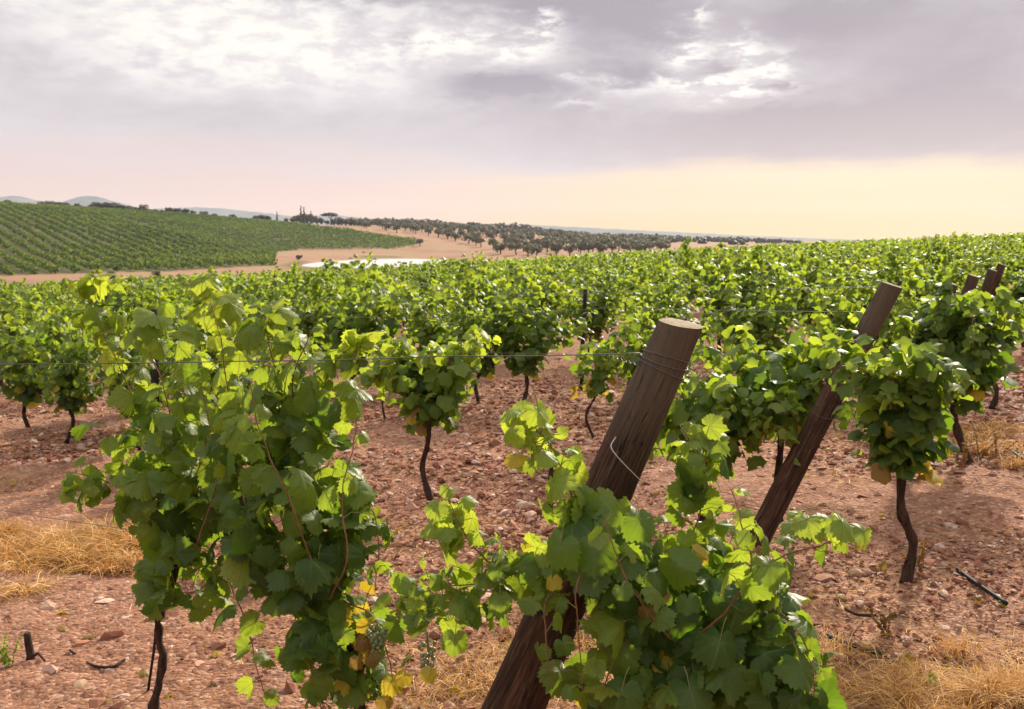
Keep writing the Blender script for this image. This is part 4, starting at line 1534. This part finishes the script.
def blades(x, y, h, lay, wid, col, seed):
    """thin bent straws; lay 0 upright .. 1 flat"""
    g = np.random.default_rng(seed)
    n = len(x)
    a = g.uniform(0, 2 * np.pi, n)
    d = np.stack((np.cos(a), np.sin(a), 0 * a), 1)
    up = np.array((0, 0, 1.))
    z = terrain(x, y) + .034 * (.5 * vnoise(x * 3.1, y * 3.1, 1)) * sstep(np.hypot(x, y), 26, 9) + .004
    P0 = np.stack((x, y, z), 1)
    pts = [P0]
    for s in (.35, .7, 1.):
        tilt = np.clip(lay + .5 * s, 0, 1.6)[:, None]
        q = P0 + (h * s)[:, None] * (np.sin(tilt * 1.45) * d + np.maximum(np.cos(tilt * 1.45), .04) * up) + g.normal(0, .006, (n, 3)) * np.array((1, 1, .3))
        pts.append(q)
    side = np.stack((-d[:, 1], d[:, 0], g.normal(0, .4, n)), 1)
    V, w = [], (1, .9, .7, .25)
    for q, k in zip(pts, w):
        V += [q - side * (wid * k)[:, None], q + side * (wid * k)[:, None]]
    V = np.stack(V, 1).reshape(-1, 3)
    b = np.arange(n)[:, None] * 8
    F = np.vstack([b + np.array((2 * i, 2 * i + 1, 2 * i + 3, 2 * i + 2)) for i in range(3)])
    c = np.repeat(col, 8, 0)
    return V, F, c


def dry_grass():
    xs, ys, hs, ls, cs = [], [], [], [], []
    pal = np.array(((.64, .32, .07), (.70, .40, .11), (.52, .26, .07), (.76, .52, .22), (.40, .20, .07)))
    def add(x, y, h, l):
        n = len(x)
        xs.append(x); ys.append(y); hs.append(h); ls.append(l)
        cs.append(pal[RNG.integers(0, 5, n)] * RNG.uniform(.6, 1.3, (n, 1)))
    for (cx, cy, rx, ry, k), n, hh in zip(STRAW_SPOTS, (8500, 2900, 1100, 1600, 1000), (.19, .15, .12, .15, .12)):
        m = int(n)
        # tufts: blades gathered round tuft centres
        tc = RNG.normal(0, .62, (34, 2)) * np.array((rx, ry))
        i = (34 * RNG.random(m) ** 1.5).astype(int)
        x = cx + tc[i, 0] + RNG.normal(0, .07, m)
        y = cy + tc[i, 1] + RNG.normal(0, .05, m)
        add(x, y, hh * RNG.uniform(.35, 1.5, m), RNG.uniform(.2, 1.05, m))
    # upright tufts bottom right
    for px, py, n in ((985, 706, 420), (1010, 700, 260), (900, 700, 200), (955, 655, 160), (1015, 470, 160), (985, 455, 150), (5, 540, 300), (60, 560, 300)):
        p = ground_at(px, py)
        add(p[0] + RNG.normal(0, .05, n), p[1] + RNG.normal(0, .03, n), RNG.uniform(.08, .2, n), RNG.uniform(.02, .45, n))
    # stray straws all over
    n = 9000
    t = RNG.uniform(-.6, .6, n); D = 2.6 + 11 * RNG.random(n) ** 1.6
    patch = vnoise(t * D * 1.3, D * 1.3, 31) + RNG.normal(0, .3, n) > .05
    add((t * D)[patch], D[patch], RNG.uniform(.03, .13, patch.sum()), RNG.uniform(.75, 1.05, patch.sum()))
    x, y, h, l, c = (np.concatenate(v) for v in (xs, ys, hs, ls, cs))
    ok = y > 2.2
    V, F, T_ = blades(x[ok], y[ok], h[ok], l[ok], .0011 * np.clip(y[ok] / 3.2, 1, 3), c[ok], 5)
    o = mesh_np('dry_grass', V, F, M_STRAW, tint=T_)
    tag(o, 'golden dry grass and straw lying on the soil', 'dry grass', kind='stuff')


dry_grass()


def leaf_litter():
    n = 420
    t = RNG.uniform(-.6, .6, n); D = 2.6 + 9 * RNG.random(n) ** 1.3
    x, y = t * D, D
    P = np.stack((x, y, terrain(x, y) + .016), 1)
    N = unit(np.array((0, 0, 1.)) + RNG.normal(0, .35, (n, 3)))
    Y = RNG.normal(0, 1, (n, 3))
    ti = np.stack((np.full(n, .4), RNG.uniform(.55, 1., n), RNG.random(n)), 1)
    V, F, UV, TI = place_leaves(HERO, P, N, Y, RNG.uniform(.03, .075, n), ti)
    tag(mesh_np('leaf_litter', V, F, M_LEAF, UV, TI), 'fallen brown and yellow vine leaves strewn on the soil', 'leaf litter', kind='stuff')


leaf_litter()


def weed(px, py, h, label, green=False, seed=0):
    g = np.random.default_rng(seed)
    p = ground_at(px, py)
    o = thing('weed' if green else 'dried_weed', p, label, 'weed', 'weeds on the soil')
    parts, LP, LO = [], [], []
    for k in range(5 if not green else 4):
        d = np.array((g.normal(0, .35), g.normal(0, .35), 1.)) * h * g.uniform(.6, 1.1)
        P = spline(((0, 0, -.01), d * .5 + g.normal(0, .012, 3), d), 9)
        parts.append(tube_np(P, np.linspace(.0022, .0012, 9), 5))
        LP.append(P[3:]); LO.append(g.normal(0, 1, (6, 3)))
    V, F = merge(parts)
    mesh_np('stem', V, F, M_CANE_GREEN if green else M_CANE, parent=o)
    P = np.vstack([np.repeat(q, 2, 0) for q in LP]); O = g.normal(0, 1, P.shape)
    N, Y = leaf_frames(P, O)
    ti = np.stack((np.full(len(P), .4), np.full(len(P), 0. if green else 1.), g.random(len(P))), 1)
    V, F, UV, TI = place_leaves(MIDL, P, N, Y, g.uniform(.012, .03, len(P)), ti)
    mesh_np('foliage', V, F, M_LEAF_MID, UV, TI, parent=o)


weed(922, 578, .19, 'dead brown weed just right of the twisted end-vine trunk', seed=1)
weed(890, 640, .12, 'small dead weed in bare soil below the twisted end vine', seed=2)
weed(998, 462, .26, 'tall dry weed right of the round dark bushy vine', seed=3)
weed(978, 458, .22, 'dry weed at the foot of the round dark bushy vine', seed=4)
weed(12, 672, .2, 'thin green weed at the left edge beside the cut stump', True, 5)
weed(930, 690, .06, 'low green weed in the straw, bottom right', True, 6)
weed(965, 470, .2, 'short dry weed right behind the round dark bushy vine trunk', seed=7)


def litter(name, pix, r, mat, label, cat, lift=.008, bumpy=0.):
    P = []
    for px, py in pix:
        p = ground_at(px, py)
        p[2] += lift + .01
        P.append(p)
    P = spline(P, 20)
    base = P[0].copy()
    V, F = tube_np(P - base, r, 9, bumpy, 2)
    o = mesh_np(name, V, F, mat)
    o.location = tuple(base)
    tag(o, label, cat)


litter('irrigation_hose', ((957, 574), (968, 582), (985, 594), (1006, 608)), .011, M_HOSE, 'piece of black hose on the soil right of the twisted end vine', 'hose', .012)
litter('irrigation_hose', ((826, 640), (842, 647), (860, 654), (882, 660)), .011, M_HOSE, 'piece of black hose on the soil beside the sprawling dark-leaved vine', 'hose', .01)
litter('fallen_branch', ((845, 613), (858, 618), (876, 619)), .007, M_BARK, 'short dark dead branch lying between the two hose pieces', 'branch', .006, .12)
litter('fallen_branch', ((70, 655), (90, 668), (112, 672), (125, 664)), .006, M_BARK, 'dead forked-looking twig right of the cut stump', 'branch', .006, .12)
litter('irrigation_hose', ((1012, 455), (1024, 462), (1040, 468)), .014, M_HOSE, 'black hose end at the right edge beside dry weeds', 'hose', .012)


# ------------------------------------------------------------------ far hillside vineyard
def hillside(name, label, inside, row_dir, spacing, yr, xr, per_m, seed, young):
    """rows of vines as leaf clumps; inside(x, y) says where the block lies"""
    g = np.random.default_rng(seed)
    d = unit(np.array(row_dir, float)); nrm = np.array((d[1], -d[0]))
    c = np.array(((xr[0] + xr[1]) / 2, (yr[0] + yr[1]) / 2))
    Lh = math.hypot(xr[1] - xr[0], yr[1] - yr[0]) / 2
    rows = np.arange(-Lh, Lh, spacing)
    along = np.arange(-Lh, Lh, 1 / per_m)
    rr, aa = np.meshgrid(rows, along, indexing='ij')
    rr = rr.ravel(); aa = aa.ravel()
    aa = aa + g.uniform(-.5, .5, len(aa))
    x = c[0] + nrm[0] * rr + d[0] * aa
    y = c[1] + nrm[1] * rr + d[1] * aa
    vig = .70 + .34 * vnoise(x * .13, y * .13, seed) + .32 * vnoise(x * .6, y * .6, seed + 1)
    ok = inside(x, y) & (g.random(len(x)) < np.clip(vig + .25, .35, 1))
    x, y, vig = x[ok], y[ok], vig[ok]
    n = len(x)
    off = g.normal(0, .24, n)
    h = g.uniform(.2, 1.25, n) ** .8 * np.clip(vig + .2, .6, 1.15)
    X = x + nrm[0] * off; Y_ = y + nrm[1] * off
    P = np.stack((X, Y_, terrain(X, Y_) + h), 1)
    O = unit(np.stack((nrm[0] * off, nrm[1] * off, h - .7), 1) + g.normal(0, .5, (n, 3)))
    N, Y = leaf_frames(P, O, 0, .8)
    patch = vnoise(x * .035, y * .035, seed + 5)
    ti = np.stack((np.clip(young + .22 * (h - .7) + .2 * patch + g.normal(0, .14, n), 0, 1), np.where(g.random(n) < .004, .35, 0), g.random(n)), 1)
    V, F, UV, TI = place_leaves(LOWL, P, N, Y, g.uniform(.34, .60, n), ti)
    tag(mesh_np(name, V, F, M_LEAF_HILL, UV, TI), label, 'vines', kind='stuff')
    print(name, n)


def tt(x, y):
    return x / y



hillside('hillside_vines', 'green vine rows on the hillside above the dirt track', lambda x, y: (tt(x, y) > -.66) & (tt(x, y) < -.236) & (y > BLK_BASE(tt(x, y))) & (y < BLK_TOP(tt(x, y))),
         (-.55, .835), 3.1, (138, 395), (-240, -38), 15, 51, .34)
hillside('hillside_vines', 'finer green vine block on the hill beyond the pond', lambda x, y: (tt(x, y) > -.55) & (tt(x, y) < -.093) & (y > FAR_BASE(tt(x, y))) & (y < FAR_TOP(tt(x, y))),
         (-.97, .24), 2.9, (270, 400), (-200, -25), 9.5, 52, .22)


# ------------------------------------------------------------------ trees
M_OLIVE = leaf_mat('olive_foliage', False, dark=(.10, .082, .036), young=(.22, .185, .09), trans_dark=(.06, .07, .03), trans_young=(.16, .16, .08), tfac=.2, rough=.6)
M_OAK = leaf_mat('oak_foliage', False, dark=(.052, .044, .018), young=(.11, .092, .038), trans_dark=(.05, .06, .02), trans_young=(.12, .13, .05), tfac=.2, rough=.6)


def tree_meshes(kind, seed):
    g = np.random.default_rng(seed)
    if kind == 'olive':
        H, R_, trunk_h, n, ls, mat, fl = 3.6, 1.75, 1.1, 420, .34, M_OLIVE, .82
    elif kind == 'pine':
        H, R_, trunk_h, n, ls, mat, fl = 8.2, 4.6, 4.6, 900, .6, M_OAK, .42
    elif kind == 'cypress':
        H, R_, trunk_h, n, ls, mat, fl = 7.5, .85, .6, 420, .4, M_OAK, 4.
    else:
        H, R_, trunk_h, n, ls, mat, fl = 5.4, 2.7, .5, 700, .5, M_OAK, .85
    # lumps of foliage round limb ends
    nl = 9 if kind != 'cypress' else 12
    lumps = []
    for k in range(nl):
        if kind == 'cypress':
            f = (k + .5) / nl
            lumps.append((np.array((g.normal(0, .1), g.normal(0, .1), trunk_h + f * (H - trunk_h))), R_ * (1.05 - .85 * f) * np.array((1, 1, .9))))
        else:
            a = k / nl * 6.28 + g.normal(0, .3)
            rr = R_ * g.uniform(.2, .72)
            zc = trunk_h + (H - trunk_h) * (g.uniform(.2, .68) if kind != 'pine' else g.uniform(.42, .8))
            lumps.append((np.array((np.cos(a) * rr, np.sin(a) * rr, zc)), R_ * g.uniform(.38, .6) * np.array((1, 1, fl))))
    P, O = [], []
    per = n // nl
    for c, r in lumps:
        u = unit(g.normal(0, 1, (per, 3)))
        P.append(c + u * (g.uniform(.25, 1.05, (per, 1)) ** .5) * r)
        O.append(u)
    P, O = np.vstack(P), np.vstack(O)
    P[:, 2] = np.maximum(P[:, 2], trunk_h * .8)
    m_ = len(P)
    N = unit(O * .8 + np.array((0, 0, .4)) + g.normal(0, .5, (m_, 3)))
    Y = unit(g.normal(0, 1, (m_, 3)))
    ti = np.stack((np.clip(.25 + .3 * (P[:, 2] - trunk_h) / (H - trunk_h) + g.normal(0, .15, m_), 0, 1), np.zeros(m_), g.random(m_)), 1)
    V, F, UV, TI = place_leaves(LOWL, P, N, Y, ls * g.uniform(.7, 1.4, m_), ti)
    crown = mesh_np('crown', V, F, mat, UV, TI, link=False).data
    parts = []
    r0 = {'olive': .17, 'pine': .26, 'cypress': .16}.get(kind, .24)
    b = g.normal(0, .12, 2)
    fork = np.array((b[0], b[1], trunk_h))
    parts.append(tube_np(spline(((0, 0, -.3), (b[0] * .3, b[1] * .6, trunk_h * .5), fork), 8), np.linspace(r0 * 1.25, r0 * .8, 8), 9, .06, seed))
    for c, r in lumps[::2]:
        mid = (fork + c) / 2 + g.normal(0, .1, 3)
        parts.append(tube_np(spline((fork - np.array((0, 0, .1)), mid, c), 6), np.linspace(r0 * .55, r0 * .15, 6), 6))
    V, F = merge(parts)
    trunk = mesh_np('trunk', V, F, M_BARK_TREE, link=False).data
    return trunk, crown


OL = [tree_meshes('olive', 300 + i) for i in range(6)]
OK_ = [tree_meshes('oak', 320 + i) for i in range(5)]
PINE = tree_meshes('pine', 340)
CYP = tree_meshes('cypress', 341)


def put_tree(name, x, y, me, sc, label, cat, group=None, sz=None):
    r = thing(name, (x, y, gz(x, y) - .05), label, cat, group, RNG.uniform(0, 6.28))
    r.scale = (sc, sc, sz or sc)
    for nm, m_ in zip(('trunk', 'crown'), me):
        c = bpy.data.objects.new(nm, m_)
        COL.objects.link(c)
        c.parent = r
    return r


def olives():
    dmin = lambda t: np.interp(t, (-.18, -.11, -.075, -.05, -.02, 0, .05, .13, .2), (398, 362, 326, 292, 268, 240, 228, 252, 300))
    n = 0
    d = unit(np.array((.94, .34))); e = np.array((-d[1], d[0]))
    pts = []
    for i in range(-40, 60):
        for j in range(-40, 60):
            p = np.array((0, 300.)) + d * i * 8.2 + e * j * 9.4 + RNG.normal(0, 1.7, 2)
            t = p[0] / p[1]
            if -.17 < t < .155 and dmin(t) < p[1] < 500 and RNG.random() > .07:
                pts.append((p[1], p[0]))
    pts.sort()
    for y, x in pts[:290]:
        lab = ('round grey-green olive tree standing in the pinkish dirt beyond the pond' if y < 330 else
               'grey-green olive tree in the farther rows of the olive grove')
        put_tree('olive_tree', x, y, OL[int(RNG.integers(0, 6))], RNG.uniform(.84, 1.14), lab, 'tree', 'olive trees in the grove')
    print('olives', len(pts))


olives()
p = ground_at(420, 251)
put_tree('olive_tree', at(420, 251, 296)[0], 296, OL[0], .72, 'small round dark tree alone on dirt at the pond corner', 'tree')

for px, py, D, sc, lab in ((299, 263, 214, .28, 'small brownish bush at the left tip of the pond'), (112, 274, 131, .26, 'low green bush on the dirt track, left one'),
                           (157, 272, 134, .24, 'low green bush on the dirt track, right one'), (404, 262, 196, .24, 'small bush on the near bank of the pond')):
    put_tree('bush', at(px, py, D)[0], D, OK_[px % 5], sc, lab, 'bush', 'bushes by the dirt track and pond')
for px, D, sc, sz, kind in ((-20, 392, 1.0, .8, 0), (8, 392, .8, .7, 1), (42, 392, .85, .75, 2), (50, 394, 1., .8, 3), (58, 396, .95, .85, 4), (66, 394, .9, .75, 1), (78, 392, .6, .75, 0), (92, 396, .7, .7, 2),
                            (98, 390, 1.1, .9, 3), (104, 392, 1.15, 1., 4), (110, 390, 1.2, 1.0, 0), (116, 394, 1.2, .95, 1), (123, 392, 1., .8, 2), (130, 394, 1., .7, 3), (137, 396, .95, .72, 4), (147, 396, .8, .55, 0), (155, 396, .8, .5, 1), (163, 398, .7, .5, 2),
                            (143, 400, 1., .9, 3), (170, 396, .8, .9, 4), (178, 396, .8, .8, 0), (186, 396, .8, .75, 1), (193, 396, .7, .65, 2), (204, 398, .9, .6, 3), (214, 398, .7, .5, 4), (233, 398, .7, .5, 0),
                            (262, 398, .8, .62, 1), (268, 400, .8, .6, 2), (256, 400, .7, .5, 3)):
    x = at(px, 220, D)[0]
    put_tree('oak_tree', x, D, OK_[kind], sc * .8, 'dark rounded oak in the tree line on top of the vineyard hill', 'tree', 'trees along the hilltop', sz * .8)
x = at(277, 220, 392)[0]
put_tree('cypress_tree', x, 392, CYP, .55, 'small dark pointed cypress alone on the hilltop', 'tree')
x = at(331, 220, 412)[0]
put_tree('umbrella_pine', x, 412, PINE, .86, 'flat-topped umbrella pine standing above the olives', 'tree', None, .62)
for px, D, k, lab in ((301, 405, .95, 'tall thin dark cypress left of the umbrella pine, left one'), (304, 409, .9, 'tall thin dark cypress left of the umbrella pine, right one'), (311, 403, .7, 'shorter dark cypress close left of the umbrella pine')):
    put_tree('cypress_tree', at(px, 220, D)[0], D, CYP, k * .8, lab, 'tree', None, k)
for px, D, k in ((293, 420, .62), (297, 426, .9), (302, 424, 1.0), (307, 420, 1.15), (312, 426, 1.), (317, 410, .75), (321, 405, .62), (327, 402, .5), (334, 400, .62), (339, 404, .8), (345, 410, .72), (351, 416, .85), (358, 414, .65), (366, 418, .8), (286, 430, .55)):
    put_tree('oak_tree', at(px, 220, D)[0], D, OK_[(px * 7) % 5], k * .9, 'brownish bushy tree in the clump round the umbrella pine', 'tree', 'trees round the umbrella pine')


def wood():
    """the far wood on the ridge reads as one dark mass"""
    P, O = [], []
    g = np.random.default_rng(77)
    def crown(x, y, r, h):
        n = 46
        u = unit(g.normal(0, 1, (n, 3)))
        P.append(np.array((x, y, gz(x, y) + h * .52)) + u * np.array((r, r, h * .52)) * (g.uniform(.4, 1.05, (n, 1)) ** .5))
        O.append(u)
    for D, p0, p1, dens, hh in ((555, 352, 600, 5, 3.2), (575, 355, 500, 5, 3.4), (600, 400, 540, 6, 3.6), (520, 575, 700, 8, 2.6), (580, 560, 740, 8, 2.4), (640, 620, 800, 7, 2.6), (720, 680, 830, 8, 2.6), (480, 640, 740, 12, 2.6)):
        px = p0
        while px < p1:
            x = at(px, 230, D)[0]
            clump = vnoise(np.array(px * .035), np.array(D * .37), 8)
            if clump > -.3:
                crown(x, D + g.normal(0, 8), g.uniform(2.4, 3.8), hh * (1 + .3 * clump) * g.uniform(.75, 1.15))
            px += dens * g.uniform(.5, 1.1)
    P, O = np.vstack(P), np.vstack(O)
    n = len(P)
    N = unit(O + np.array((0, 0, .3)) + g.normal(0, .4, (n, 3)))
    ti = np.stack((np.clip(.25 + g.normal(0, .2, n), 0, 1), np.zeros(n), g.random(n)), 1)
    V, F, UV, TI = place_leaves(LOWL, P, N, g.normal(0, 1, (n, 3)), g.uniform(1.3, 2.2, n), ti)
    tag(mesh_np('distant_wood', V, F, M_OAK, UV, TI), 'dark wooded ridge behind the olive grove', 'wood', kind='stuff')


wood()


# ------------------------------------------------------------------ haze
def haze():
    x0, x1, y0, y1, z0, z1 = -5200., 5200., -4450., 4450., -12., 155.
    V = np.array([(x, y, z) for z in (z0, z1) for y in (y0, y1) for x in (x0, x1)])
    F = np.array([(0, 2, 3, 1), (4, 5, 7, 6), (0, 1, 5, 4), (2, 6, 7, 3), (0, 4, 6, 2), (1, 3, 7, 5)])
    m, T, out = new_mat('haze_air')
    v = T.n('ShaderNodeVolumePrincipled')
    v.inputs['Color'].default_value = (.66, .74, 1.0, 1)
    v.inputs['Density'].default_value = HAZE
    v.inputs['Anisotropy'].default_value = .2
    T.t.links.new(v.outputs[0], out.inputs['Volume'])
    tag(mesh_np('haze', V, F, m, smooth=False), kind='stuff')


HAZE = 1.3e-4
haze()
